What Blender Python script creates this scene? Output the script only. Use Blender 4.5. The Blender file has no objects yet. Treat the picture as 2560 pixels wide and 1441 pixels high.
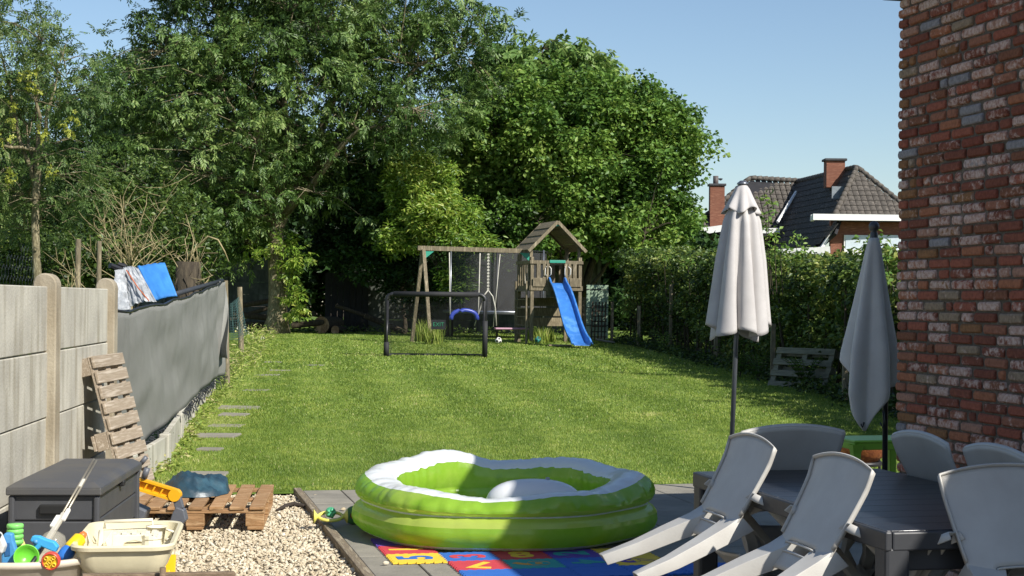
import bpy, bmesh, math, random
import numpy as np
from mathutils import Vector, Matrix, noise as mnoise

# ---------------------------------------------------------------- camera
scene = bpy.context.scene
EYE = Vector((0.0, 0.0, 1.45))
FPX = 4000.0                       # focal length in pixels of a 2560 px wide frame
PITCH = 0.0082
ROLL = 0.0095
cam_data = bpy.data.cameras.new('camera')
cam_data.sensor_width = 36.0
cam_data.lens = FPX / 2560.0 * 36.0
cam_data.clip_start = 0.1
cam_data.clip_end = 2000.0
cam = bpy.data.objects.new('camera', cam_data)
scene.collection.objects.link(cam)
CAM_ROT = Matrix.Rotation(math.pi / 2 + PITCH, 4, 'X') @ Matrix.Rotation(ROLL, 4, 'Z')
cam.matrix_world = Matrix.Translation(EYE) @ CAM_ROT
scene.camera = cam

# ---------------------------------------------------------------- light
SUN_EL = math.radians(40.6)
SUN_H = Vector((0.727, -0.686, 0)).normalized()
TO_SUN = Vector((SUN_H.x * math.cos(SUN_EL), SUN_H.y * math.cos(SUN_EL), math.sin(SUN_EL)))
world = bpy.data.worlds.new('World')
scene.world = world
world.use_nodes = True
wn = world.node_tree.nodes
wl = world.node_tree.links
bg = wn.get('Background') or wn.new('ShaderNodeBackground')
sky = wn.new('ShaderNodeTexSky')
sky.sky_type = 'NISHITA'
sky.sun_disc = False
sky.sun_elevation = SUN_EL
sky.sun_rotation = math.atan2(SUN_H.x, SUN_H.y)
sky.altitude = 0
sky.air_density = 1.0
sky.dust_density = 0.4
sky.ozone_density = 2.6
bg.inputs['Strength'].default_value = 0.077
wl.new(sky.outputs[0], bg.inputs['Color'])
wout = wn.get('World Output') or wn.new('ShaderNodeOutputWorld')
wl.new(bg.outputs[0], wout.inputs['Surface'])
sun_data = bpy.data.lights.new('sun', 'SUN')
sun_data.energy = 4.2
sun_data.angle = math.radians(0.53)
sun_data.color = (1.0, 0.955, 0.88)
sun = bpy.data.objects.new('sun', sun_data)
sun.rotation_euler = (-TO_SUN).to_track_quat('-Z', 'Y').to_euler()
sun.location = (8, -8, 12)
scene.collection.objects.link(sun)

scene.view_settings.view_transform = 'Standard'
scene.view_settings.look = 'None'
scene.view_settings.exposure = 0.74
scene.view_settings.gamma = 1.0
scene.view_settings.use_curve_mapping = False
scene.render.engine = 'CYCLES'
scene.cycles.max_bounces = 8
scene.cycles.transparent_max_bounces = 16
scene.cycles.use_denoising = True

# ---------------------------------------------------------------- helpers
rng = random.Random(7)
nrs = np.random.RandomState(11)
COL = scene.collection


def P(px, py, Y):
    """world point at depth Y seen at photo pixel (px, py)"""
    d = CAM_ROT.to_3x3() @ Vector(((px - 1280.0) / FPX, (720.5 - py) / FPX, -1.0))
    return EYE + d * (Y / d.y)


def lawn_z(x, y):
    return float(np.interp(y, [12.5, 16, 33, 42, 52, 90], [0.0, 0.035, 0.285, 0.39, 0.42, 0.42]))


def lin(h):
    h = h.lstrip('#')
    out = []
    for i in (0, 2, 4):
        c = int(h[i:i + 2], 16) / 255.0
        out.append(c / 12.92 if c <= 0.04045 else ((c + 0.055) / 1.055) ** 2.4)
    return tuple(out)


class MB:
    """collects shapes; build() links them as one mesh object"""

    def __init__(self):
        self.v = []
        self.f = []

    def add(self, vs, fs, M=None):
        b = len(self.v)
        if M is not None:
            vs = [M @ Vector(v) for v in vs]
        self.v.extend([tuple(v) for v in vs])
        self.f.extend([tuple(i + b for i in f) for f in fs])
        return self

    def box(self, c, s, M=None):
        x, y, z = c
        a, b, d = s[0] / 2, s[1] / 2, s[2] / 2
        vs = [(x + i * a, y + j * b, z + k * d) for k in (-1, 1) for j in (-1, 1) for i in (-1, 1)]
        fs = [(0, 2, 3, 1), (4, 5, 7, 6), (0, 1, 5, 4), (2, 6, 7, 3), (0, 4, 6, 2), (1, 3, 7, 5)]
        return self.add(vs, fs, M)

    def beam(self, p, q, w, h, up=(0, 0, 1)):
        """box from p to q, w across, h along up"""
        p, q = Vector(p), Vector(q)
        d = (q - p)
        L = d.length
        d.normalize()
        u = Vector(up)
        s = d.cross(u)
        if s.length < 1e-4:
            s = d.cross(Vector((1, 0, 0)))
        s.normalize()
        u = s.cross(d).normalized()
        M = Matrix((s, d, u)).transposed().to_4x4()
        M.translation = (p + q) / 2
        return self.box((0, 0, 0), (w, L, h), M)

    def tube(self, pts, r, seg=8, cap=True):
        pts = [Vector(p) for p in pts]
        n = len(pts)
        rs = r if isinstance(r, (list, tuple)) else [r] * n
        vs, fs = [], []
        ref = Vector((0, 0, 1))
        for i, p in enumerate(pts):
            t = (pts[min(i + 1, n - 1)] - pts[max(i - 1, 0)]).normalized()
            if abs(t.dot(ref)) > 0.95:
                ref = Vector((1, 0, 0)) if abs(t.x) < 0.9 else Vector((0, 1, 0))
            a = t.cross(ref).normalized()
            b = t.cross(a).normalized()
            ref = -b if False else ref
            for k in range(seg):
                an = 2 * math.pi * k / seg
                vs.append(p + a * (math.cos(an) * rs[i]) + b * (math.sin(an) * rs[i]))
        for i in range(n - 1):
            for k in range(seg):
                k2 = (k + 1) % seg
                fs.append((i * seg + k, i * seg + k2, (i + 1) * seg + k2, (i + 1) * seg + k))
        if cap:
            fs.append(tuple(range(seg))[::-1])
            fs.append(tuple((n - 1) * seg + k for k in range(seg)))
        return self.add(vs, fs)

    def lathe(self, prof, seg=24, M=None, sx=1.0, sy=1.0):
        vs, fs = [], []
        n = len(prof)
        for r, z in prof:
            for k in range(seg):
                an = 2 * math.pi * k / seg
                vs.append((r * math.cos(an) * sx, r * math.sin(an) * sy, z))
        for i in range(n - 1):
            for k in range(seg):
                k2 = (k + 1) % seg
                fs.append((i * seg + k, i * seg + k2, (i + 1) * seg + k2, (i + 1) * seg + k))
        return self.add(vs, fs, M)

    def prism(self, poly, z0, z1, M=None):
        n = len(poly)
        vs = [(x, y, z0) for x, y in poly] + [(x, y, z1) for x, y in poly]
        fs = [tuple(range(n))[::-1], tuple(range(n, 2 * n))]
        for i in range(n):
            j = (i + 1) % n
            fs.append((i, j, n + j, n + i))
        return self.add(vs, fs, M)

    def slab(self, pts, t):
        """planar polygon in space thickened by t along minus its normal"""
        pts = [Vector(p) for p in pts]
        nrm = (pts[1] - pts[0]).cross(pts[2] - pts[0]).normalized()
        n = len(pts)
        vs = pts + [p - nrm * t for p in pts]
        fs = [tuple(range(n)), tuple(range(n, 2 * n))[::-1]]
        for i in range(n):
            j = (i + 1) % n
            fs.append((j, i, n + i, n + j))
        return self.add(vs, fs)

    def grid(self, fn, nu, nv, skip=None, closed_u=False):
        vs, fs = [], []
        for j in range(nv + 1):
            for i in range(nu + (0 if closed_u else 1)):
                vs.append(fn(i / nu, j / nv))
        w = nu if closed_u else nu + 1
        for j in range(nv):
            for i in range(nu):
                if skip and skip((i + .5) / nu, (j + .5) / nv):
                    continue
                i2 = (i + 1) % w
                fs.append((j * w + i, j * w + i2, (j + 1) * w + i2, (j + 1) * w + i))
        return self.add(vs, fs)

    def loft(self, secs, closed=False):
        """open or closed cross sections of equal length"""
        m = len(secs[0])
        vs, fs = [], []
        for s in secs:
            vs.extend(s)
        for j in range(len(secs) - 1):
            for i in range(m if closed else m - 1):
                i2 = (i + 1) % m
                fs.append((j * m + i, j * m + i2, (j + 1) * m + i2, (j + 1) * m + i))
        return self.add(vs, fs)

    def mesh(self, name, mat, smooth=False):
        me = bpy.data.meshes.new(name)
        me.from_pydata(self.v, [], self.f)
        if mat is not None:
            me.materials.append(mat)
        if smooth:
            me.polygons.foreach_set('use_smooth', [True] * len(me.polygons))
        me.update()
        return me

    def build(self, name, mat, parent=None, smooth=False, bevel=0, solid=0, subsurf=0, sharp=None):
        me = self.mesh(name, mat, smooth)
        if sharp:
            me.polygons.foreach_set('use_smooth', [True] * len(me.polygons))
            me.set_sharp_from_angle(angle=math.radians(sharp))
        o = link(name, me, parent)
        if solid:
            m = o.modifiers.new('solidify', 'SOLIDIFY')
            m.thickness = solid
            m.offset = 0
        if bevel:
            m = o.modifiers.new('bevel', 'BEVEL')
            m.width = bevel
            m.segments = 2
            m.limit_method = 'ANGLE'
        if subsurf:
            m = o.modifiers.new('subsurf', 'SUBSURF')
            m.levels = m.render_levels = subsurf
        return o


def link(name, data, parent=None, M=None):
    o = bpy.data.objects.new(name, data)
    COL.objects.link(o)
    if parent is not None:
        o.parent = parent
    if M is not None:
        o.matrix_world = M
    return o


def tag(o, label=None, cat=None, group=None, kind=None):
    if label:
        o['label'] = label
    if cat:
        o['category'] = cat
    if group:
        o['group'] = group
    if kind:
        o['kind'] = kind
    return o


def thing(name, label, cat, group=None, loc=(0, 0, 0), rz=0.0, M=None):
    """an Empty at the thing's base; its parts are built in its local frame"""
    o = bpy.data.objects.new(name, None)
    o.empty_display_size = 0.2
    COL.objects.link(o)
    if M is not None:
        o.matrix_basis = M
    else:
        o.location = loc
        o.rotation_euler = (0, 0, rz)
    return tag(o, label, cat, group)


def structure(o):
    o['kind'] = 'structure'
    return o


# ---------------------------------------------------------------- materials
def new_mat(name):
    m = bpy.data.materials.new(name)
    m.use_nodes = True
    nt = m.node_tree
    for n in list(nt.nodes):
        nt.nodes.remove(n)
    out = nt.nodes.new('ShaderNodeOutputMaterial')
    return m, nt, nt.nodes, nt.links, out


def ramp(nodes, stops, interp='LINEAR'):
    r = nodes.new('ShaderNodeValToRGB')
    r.color_ramp.interpolation = interp
    els = r.color_ramp.elements
    while len(els) < len(stops):
        els.new(0.5)
    for e, (p, c) in zip(els, stops):
        e.position = p
        e.color = (c[0], c[1], c[2], 1)
    return r


def surf(name, c1, c2=None, rough=0.7, scale=6.0, detail=6.0, bump=0.0, bscale=None, stretch=(1, 1, 1), metal=0.0,
         spec=0.5, c3=None, trans=0.0, coat=0.0, lo=0.35, hi=0.65, rrough=0.0, objrand=0.0):
    """principled surface with two or three colours mixed by noise, and noise relief"""
    m, nt, N, L, out = new_mat(name)
    b = N.new('ShaderNodeBsdfPrincipled')
    tc = N.new('ShaderNodeTexCoord')
    mp = N.new('ShaderNodeMapping')
    mp.inputs['Scale'].default_value = stretch
    L.new(tc.outputs['Object'], mp.inputs['Vector'])
    vec = mp.outputs[0]
    if objrand:
        oi = N.new('ShaderNodeObjectInfo')
        va = N.new('ShaderNodeVectorMath')
        va.operation = 'SCALE'
        va.inputs[0].default_value = (31.0, 17.0, 23.0)
        L.new(oi.outputs['Random'], va.inputs['Scale'])
        ad = N.new('ShaderNodeVectorMath')
        ad.operation = 'ADD'
        L.new(mp.outputs[0], ad.inputs[0])
        L.new(va.outputs[0], ad.inputs[1])
        vec = ad.outputs[0]
    no = N.new('ShaderNodeTexNoise')
    no.inputs['Scale'].default_value = scale
    no.inputs['Detail'].default_value = detail
    no.inputs['Roughness'].default_value = 0.6
    L.new(vec, no.inputs['Vector'])
    c2 = c2 or tuple(x * 0.8 for x in c1)
    stops = [(lo, c1), (hi, c2)] if c3 is None else [(lo, c1), ((lo + hi) / 2, c2), (hi, c3)]
    r = ramp(N, stops)
    L.new(no.outputs[0], r.inputs[0])
    col = r.outputs[0]
    if objrand:
        hs = N.new('ShaderNodeHueSaturation')
        mr = N.new('ShaderNodeMapRange')
        mr.inputs['To Min'].default_value = 1 - objrand
        mr.inputs['To Max'].default_value = 1 + objrand
        L.new(oi.outputs['Random'], mr.inputs['Value'])
        L.new(mr.outputs[0], hs.inputs['Value'])
        L.new(col, hs.inputs['Color'])
        col = hs.outputs[0]
    L.new(col, b.inputs['Base Color'])
    b.inputs['Roughness'].default_value = rough
    b.inputs['Metallic'].default_value = metal
    b.inputs['Specular IOR Level'].default_value = spec
    b.inputs['Coat Weight'].default_value = coat
    if rrough:
        mr2 = N.new('ShaderNodeMapRange')
        mr2.inputs['To Min'].default_value = rough - rrough
        mr2.inputs['To Max'].default_value = rough + rrough
        L.new(no.outputs[0], mr2.inputs['Value'])
        L.new(mr2.outputs[0], b.inputs['Roughness'])
    if bump:
        nb = N.new('ShaderNodeTexNoise')
        nb.inputs['Scale'].default_value = bscale or scale * 6
        nb.inputs['Detail'].default_value = 5
        L.new(vec, nb.inputs['Vector'])
        bp = N.new('ShaderNodeBump')
        bp.inputs['Strength'].default_value = bump
        bp.inputs['Distance'].default_value = 0.02
        L.new(nb.outputs[0], bp.inputs['Height'])
        L.new(bp.outputs[0], b.inputs['Normal'])
    sh = b.outputs[0]
    if trans:
        tl = N.new('ShaderNodeBsdfTranslucent')
        L.new(col, tl.inputs['Color'])
        mx = N.new('ShaderNodeMixShader')
        mx.inputs[0].default_value = trans
        L.new(sh, mx.inputs[1])
        L.new(tl.outputs[0], mx.inputs[2])
        sh = mx.outputs[0]
    L.new(sh, out.inputs['Surface'])
    return m


def leaf_mat(name, cols, rough=0.45, trans=0.35, spec=0.4, tcol=1.5):
    """leaf surface: colour by the leaf's own random tint, some light comes through"""
    m, nt, N, L, out = new_mat(name)
    at = N.new('ShaderNodeAttribute')
    at.attribute_name = 'tint'
    n = len(cols)
    r = ramp(N, [(i / (n - 1), c) for i, c in enumerate(cols)])
    L.new(at.outputs['Fac'], r.inputs[0])
    b = N.new('ShaderNodeBsdfPrincipled')
    L.new(r.outputs[0], b.inputs['Base Color'])
    b.inputs['Roughness'].default_value = rough
    b.inputs['Specular IOR Level'].default_value = spec
    tl = N.new('ShaderNodeBsdfTranslucent')
    hs = N.new('ShaderNodeHueSaturation')
    hs.inputs['Hue'].default_value = 0.485
    hs.inputs['Value'].default_value = tcol
    L.new(r.outputs[0], hs.inputs['Color'])
    L.new(hs.outputs[0], tl.inputs['Color'])
    mx = N.new('ShaderNodeMixShader')
    mx.inputs[0].default_value = trans
    L.new(b.outputs[0], mx.inputs[1])
    L.new(tl.outputs[0], mx.inputs[2])
    L.new(mx.outputs[0], out.inputs['Surface'])
    return m


def text_mesh(name, body, size, mat, parent, loc, rot, extrude=.002, offset=0.0):
    cv = bpy.data.curves.new(name, 'FONT')
    cv.body = body
    cv.size = size
    cv.align_x = 'CENTER'
    cv.align_y = 'CENTER'
    cv.extrude = extrude
    cv.offset = offset
    tmp = bpy.data.objects.new('tmp', cv)
    COL.objects.link(tmp)
    dg = bpy.context.evaluated_depsgraph_get()
    me = bpy.data.meshes.new_from_object(tmp.evaluated_get(dg))
    bpy.data.objects.remove(tmp)
    me.materials.clear()
    me.materials.append(mat)
    o = link(name, me, parent)
    o.location = loc
    o.rotation_euler = rot
    return o


def net_mat(name, col, cover, rough=0.8):
    """fine woven net: part of the light passes between the threads"""
    m, nt, N, L, out = new_mat(name)
    b = N.new('ShaderNodeBsdfPrincipled')
    b.inputs['Base Color'].default_value = (*col, 1)
    b.inputs['Roughness'].default_value = rough
    t = N.new('ShaderNodeBsdfTransparent')
    mx = N.new('ShaderNodeMixShader')
    tc = N.new('ShaderNodeTexCoord')
    no = N.new('ShaderNodeTexNoise')
    no.inputs['Scale'].default_value = 3.0
    L.new(tc.outputs['Object'], no.inputs['Vector'])
    mr = N.new('ShaderNodeMapRange')
    mr.inputs['To Min'].default_value = max(0, cover - 0.15)
    mr.inputs['To Max'].default_value = min(1, cover + 0.15)
    L.new(no.outputs[0], mr.inputs['Value'])
    L.new(mr.outputs[0], mx.inputs[0])
    L.new(t.outputs[0], mx.inputs[1])
    L.new(b.outputs[0], mx.inputs[2])
    L.new(mx.outputs[0], out.inputs['Surface'])
    return m


def plastic(name, c, rough=0.4, var=0.9, spec=0.5, trans=0.0, coat=0.0):
    return surf(name, c, tuple(x * var for x in c), rough=rough, scale=9, bump=0.03, bscale=40, spec=spec, trans=trans,
                coat=coat, rrough=0.06)


M = {}
M['concrete'] = None


def concrete_mat(name, a, b_, dirt, stain=0.5):
    m, nt, N, L, out = new_mat(name)
    p = N.new('ShaderNodeBsdfPrincipled')
    tc = N.new('ShaderNodeTexCoord')
    oi = N.new('ShaderNodeObjectInfo')
    va = N.new('ShaderNodeVectorMath')
    va.operation = 'SCALE'
    va.inputs[0].default_value = (13, 7, 11)
    L.new(oi.outputs['Random'], va.inputs['Scale'])
    ad = N.new('ShaderNodeVectorMath')
    L.new(tc.outputs['Object'], ad.inputs[0])
    L.new(va.outputs[0], ad.inputs[1])
    n1 = N.new('ShaderNodeTexNoise')
    n1.inputs['Scale'].default_value = 3.0
    n1.inputs['Detail'].default_value = 8
    L.new(ad.outputs[0], n1.inputs['Vector'])
    r1 = ramp(N, [(0.35, a), (0.65, b_)])
    L.new(n1.outputs[0], r1.inputs[0])
    # rain streaks run down the panel
    mp = N.new('ShaderNodeMapping')
    mp.inputs['Scale'].default_value = (6, 6, 0.9)
    L.new(ad.outputs[0], mp.inputs['Vector'])
    n2 = N.new('ShaderNodeTexNoise')
    n2.inputs['Scale'].default_value = 1.6
    n2.inputs['Detail'].default_value = 6
    L.new(mp.outputs[0], n2.inputs['Vector'])
    r2 = ramp(N, [(0.48, (0, 0, 0)), (0.75, (1, 1, 1))])
    L.new(n2.outputs[0], r2.inputs[0])
    ml = N.new('ShaderNodeMath')
    ml.operation = 'MULTIPLY'
    ml.inputs[1].default_value = stain
    L.new(r2.outputs[0], ml.inputs[0])
    mx = N.new('ShaderNodeMix')
    mx.data_type = 'RGBA'
    L.new(ml.outputs[0], mx.inputs['Factor'])
    L.new(r1.outputs[0], mx.inputs['A'])
    mx.inputs['B'].default_value = (*dirt, 1)
    L.new(mx.outputs['Result'], p.inputs['Base Color'])
    p.inputs['Roughness'].default_value = 0.9
    p.inputs['Specular IOR Level'].default_value = 0.25
    n3 = N.new('ShaderNodeTexNoise')
    n3.inputs['Scale'].default_value = 60
    n3.inputs['Detail'].default_value = 6
    L.new(ad.outputs[0], n3.inputs['Vector'])
    bp = N.new('ShaderNodeBump')
    bp.inputs['Strength'].default_value = 0.35
    bp.inputs['Distance'].default_value = 0.01
    L.new(n3.outputs[0], bp.inputs['Height'])
    L.new(bp.outputs[0], p.inputs['Normal'])
    L.new(p.outputs[0], out.inputs['Surface'])
    return m


M['concrete'] = concrete_mat('pale_concrete', lin('#bcb8aa'), lin('#a6a296'), lin('#756c55'), 0.62)
M['concrete_post'] = concrete_mat('brown_concrete', lin('#a89f8c'), lin('#8f8470'), lin('#5f5440'), 0.5)
M['concrete_dark'] = concrete_mat('shade_dark_concrete', lin('#63675f'), lin('#4b5049'), lin('#34382f'), 0.6)  # grey darkened for the tree shade on the back fence; parasol bases share it
M['slab'] = concrete_mat('paving_concrete', lin('#8f8a7e'), lin('#7d796f'), lin('#68645a'), 0.3)
M['wood'] = surf('grey_weathered_wood', lin('#8a7660'), lin('#6a5946'), c3=lin('#a08d73'), rough=0.85, scale=5,
                 stretch=(1.2, 9, 9), bump=0.25, bscale=30, objrand=0.14)
M['wood_new'] = surf('brown_pallet_wood', lin('#a9835c'), lin('#86643f'), c3=lin('#b69670'), rough=0.8, scale=5,
                     stretch=(9, 1.2, 9), bump=0.2, bscale=30, objrand=0.16)
M['wood_pale'] = surf('silver_pallet_wood', lin('#a89a87'), lin('#8f806c'), c3=lin('#b8ab99'), rough=0.85, scale=4,
                      stretch=(0.7, 13, 13), bump=0.25, bscale=30, objrand=0.12)
M['wood_play'] = surf('play_tower_wood', lin('#857a62'), lin('#665c48'), c3=lin('#978b72'), rough=0.85, scale=4,
                      stretch=(6, 6, 1.0), bump=0.2, bscale=30, objrand=0.15)
M['wood_dark'] = surf('dark_old_wood', lin('#4a3c2d'), lin('#33291f'), rough=0.9, scale=6, bump=0.2)
M['bark'] = surf('ash_bark', lin('#8a8064'), lin('#5e563f'), c3=lin('#a1987b'), rough=0.95, scale=7, stretch=(3, 3, .8), bump=0.7, bscale=25)
M['bark_dark'] = surf('dark_bark', lin('#4d4435'), lin('#332c22'), rough=0.95, scale=7, stretch=(3, 3, .8), bump=0.5, bscale=25)
M['twig'] = surf('dry_twig', lin('#aa9d78'), lin('#82754f'), rough=0.9, scale=9)
M['black_metal'] = surf('black_powder_coat', (0.012, 0.012, 0.013), (0.02, 0.02, 0.022), rough=0.45, scale=12)
M['steel'] = surf('grey_steel', lin('#8c9096'), lin('#767a80'), rough=0.35, scale=12, metal=0.8)
M['white_paint'] = surf('white_paint', (0.78, 0.78, 0.76), (0.7, 0.7, 0.68), rough=0.5, scale=3)

# ================================================================ the ground
E1 = Vector((0.974, 0.2265, 0)).normalized()      # across the patio, away from the gravel
E2 = Vector((-E1.y, E1.x, 0))                     # along the house wall, away from the camera
HF = Matrix(((E1.x, E2.x, 0, 0.0), (E1.y, E2.y, 0, 12.53), (0, 0, 1, 0), (0, 0, 0, 1)))


def hf(a, b, z=0.0):
    return HF @ Vector((a, b, z))


def lawn_front(x):
    return 12.53 + 0.2325 * x


M['soil'] = surf('dry_soil', lin('#6d5c45'), lin('#51452f'), rough=0.95, scale=3, bump=0.4, bscale=20)
M['lawn'] = surf('lawn_green', lin('#5f7430'), lin('#4f6425'), c3=lin('#73843d'), rough=0.9, scale=1.2, bump=0.5, bscale=70, spec=0.15)
M['gravel_bed'] = surf('gravel_bed', lin('#9a8f7d'), lin('#4d463c'), rough=0.95, scale=60, bump=0.6, bscale=80)

g = MB().grid(lambda u, v: (-400 + 800 * u, -30 + 900 * v, -0.10), 4, 4).build('ground', M['soil'])
tag(structure(g), 'dry brown soil around and below the garden')

mb = MB()


def lawn_fn(u, v):
    x = -18 + 36 * u
    y0 = lawn_front(max(-3.3, min(4.5, x)))
    y = y0 + (95 - y0) * v ** 1.7
    z = lawn_z(x, y) - .004
    return (x, y, z + (0.0 if v > 0 else -0.02))


mb.grid(lawn_fn, 60, 70)
lawn = structure(mb.build('lawn', M['lawn'], smooth=True))
lawn['label'] = 'mown green lawn running back from the patio to the trees'


# ---- patio of concrete slabs
patio = thing('patio', 'grey concrete slab patio under the pool and the dining table', None)
patio['kind'] = 'structure'
patio.matrix_basis = HF
base = MB().box((1.6, -6.05, -0.055), (6.44, 12.0, 0.03)).build('bedding', M['soil'], patio)
cols = [-1.62, -1.33, -0.73, -0.13, 0.47, 1.07, 1.67, 2.27, 2.87, 3.47, 4.07, 4.67]
rows = [-0.01, -0.81, -1.61, -2.41, -3.21, -4.01, -4.81, -5.61, -6.41]
slab_cache = {}
for i in range(len(cols) - 1):
    for j in range(len(rows) - 1):
        w = cols[i + 1] - cols[i] - 0.007
        d = rows[j] - rows[j + 1] - 0.007
        key = (round(w, 3), round(d, 3))
        if key not in slab_cache:
            slab_cache[key] = MB().box((0, 0, -0.02), (w, d, 0.04)).mesh('slab', M['slab'])
        o = link('slab', slab_cache[key], patio)
        o.location = ((cols[i] + cols[i + 1]) / 2, (rows[j] + rows[j + 1]) / 2, rng.uniform(-.003, .003))
        o.rotation_euler = (rng.uniform(-.003, .003), rng.uniform(-.003, .003), 0)
        bv = o.modifiers.new('bevel', 'BEVEL')
        bv.width = 0.004
        bv.segments = 1

# ---- timber board between gravel and patio
tb = MB()
tb.box((-1.665, -3.2, -0.03), (0.055, 6.3, 0.11))
o = tb.build('edging_board', surf('grey_edging_timber', lin('#8d7f68'), lin('#6d6150'), c3=lin('#a39780'), rough=.85, scale=5,
                                  stretch=(12, 1, 12), bump=.3, bscale=40), None, bevel=0.006)
o.matrix_world = HF
tag(o, 'long grey timber edging board between pale gravel and patio slabs', 'edging board')

# ---- gravel
WALL_O = Vector((-2.84, 11.24, 0))
WALL_T = Vector((0.0871, -0.9962, 0))       # along the concrete fence, towards the camera
WALL_N = Vector((0.9962, 0.0871, 0))        # out of the fence into the garden


def wall_x(y):
    return -2.84 + (11.24 - y) * 0.0874


gb = MB()
gpts = [(wall_x(4.5), 4.5), hf(-1.70, -8.0).xy, hf(-1.70, -0.16).xy, (-2.85, 11.93)]
gb.add([(p[0], p[1], -0.035) for p in gpts], [(0, 1, 2, 3)])
gravel = structure(gb.build('gravel_bed', M['gravel_bed']))
gravel['label'] = 'bed of pale gravel between the concrete fence and the patio'


def in_gravel(x, y):
    q = HF.inverted() @ Vector((x, y, 0))
    return q.x < -1.695 and q.y < -0.17 and x > wall_x(y) + 0.02


def stones(n, region, smin, smax, z0):
    """pebbles: each a squashed, jittered octahedron-based lump"""
    ico_v = np.array([(0, 0, 1), (.9, 0, .45), (.28, .86, .45), (-.73, .53, .45), (-.73, -.53, .45), (.28, -.86, .45),
                      (.73, .53, -.45), (-.28, .86, -.45), (-.9, 0, -.45), (-.28, -.86, -.45), (.73, -.53, -.45), (0, 0, -1)])
    ico_f = np.array([(0, 1, 2), (0, 2, 3), (0, 3, 4), (0, 4, 5), (0, 5, 1), (1, 6, 2), (2, 7, 3), (3, 8, 4), (4, 9, 5), (5, 10, 1),
                      (6, 7, 2), (7, 8, 3), (8, 9, 4), (9, 10, 5), (10, 6, 1)])
    pts = region(n)
    n = len(pts)
    R = nrs.normal(size=(n, 3, 3)) * 0.35
    R[:, 0, 0] += 1
    R[:, 1, 1] += 1
    R[:, 2, 2] += 0.65
    s = nrs.uniform(smin, smax, n)
    v = np.einsum('nij,kj->nki', R, ico_v) * s[:, None, None] * (1 + nrs.uniform(-.12, .12, (n, 12, 1)))
    v[:, :, 0] += pts[:, 0:1]
    v[:, :, 1] += pts[:, 1:2]
    v[:, :, 2] += z0 + nrs.uniform(0, 0.018, (n, 1))
    f = ico_f[None] + (np.arange(n) * 12)[:, None, None]
    return v.reshape(-1, 3), f.reshape(-1, 3), np.repeat(nrs.rand(n), 12)


def tri_mesh(name, v, f, tint, mat, parent=None, smooth=False):
    me = bpy.data.meshes.new(name)
    nv, nf = len(v), len(f)
    me.vertices.add(nv)
    me.vertices.foreach_set('co', v.astype(np.float32).ravel())
    me.loops.add(nf * 3)
    me.loops.foreach_set('vertex_index', f.astype(np.int32).ravel())
    me.polygons.add(nf)
    me.polygons.foreach_set('loop_start', np.arange(0, nf * 3, 3, dtype=np.int32))
    me.polygons.foreach_set('loop_total', np.full(nf, 3, dtype=np.int32))
    if smooth:
        me.polygons.foreach_set('use_smooth', np.ones(nf, dtype=bool))
    at = me.attributes.new('tint', 'FLOAT', 'POINT')
    at.data.foreach_set('value', tint.astype(np.float32))
    me.materials.append(mat)
    me.update(calc_edges=True)
    me.validate()
    return link(name, me, parent)


M['pebble'] = leaf_mat('pale_pebble', [lin('#bfb299'), lin('#a99b82'), lin('#d0c5ae'), lin('#b5a589'), lin('#d8cfba')], rough=.85, trans=0.0, spec=.25)


def gravel_pts(n):
    out = []
    while len(out) < n:
        y = rng.uniform(7.9, 12.1)
        x = rng.uniform(-2.9, -0.55)
        if in_gravel(x, y):
            out.append((x, y))
    return np.array(out)


v, f, t = stones(17000, gravel_pts, 0.007, 0.0125, -0.028)
o = tri_mesh('gravel', v, f, t, M['pebble'])
tag(o, 'pale cream gravel pebbles beside the pallet', 'gravel', kind='stuff')

for lab, px, py in [('stray pale pebble on the slab at the far end of the edging board', 787, 1246), ('stray pale pebble on the slab left of the pool', 858, 1277),
                    ('stray pale pebble on the slab in front of the yellow mat tile', 964, 1413)]:
    p = P(px, py, 1450 * 4 / (py - 750 + .0001))
    v, f, t = stones(1, lambda n: np.array([(0.0, 0.0)]), 0.012, 0.016, 0.006)
    o = tri_mesh('stone', v, f, t, M['pebble'])
    o.location = (p.x, p.y, 0.004)
    tag(o, lab, 'stone', 'stray pebbles on the patio')

# black strip of root cloth showing through the gravel
mb = MB()
pp = [P(690, 1277, 10.95), P(715, 1265, 11.2), P(735, 1261, 11.3), P(760, 1264, 11.2)]
mb.tube([(p.x, p.y, 0.004) for p in pp], [.006, .016, .02, .012], 6)
tag(mb.build('weed_cloth', surf('dark_cloth', lin('#3a3129'), lin('#2a241f'), rough=.95, bump=.3), smooth=True),
    'dark strip of weed cloth poking out of the gravel', 'weed cloth')

# ---- grass blades
M['grass'] = leaf_mat('grass_blade', [lin('#587030'), lin('#6f8738'), lin('#869a42'), lin('#a0aa53'), lin('#c4bc86')], rough=.5, trans=.3, spec=.3, tcol=1.35)


def hedge_x(y):
    return float(np.interp(y, [12, 20, 24, 31, 38.5, 41, 45], [5.2, 4.75, 4.55, 3.95, 3.35, 2.95, 2.7]))


def bound_x(y):
    return float(np.interp(y, [11.2, 13.6, 18.7, 23.2, 41, 52], [-2.84, -2.99, -3.72, -4.26, -6.5, -8.0]))


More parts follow.
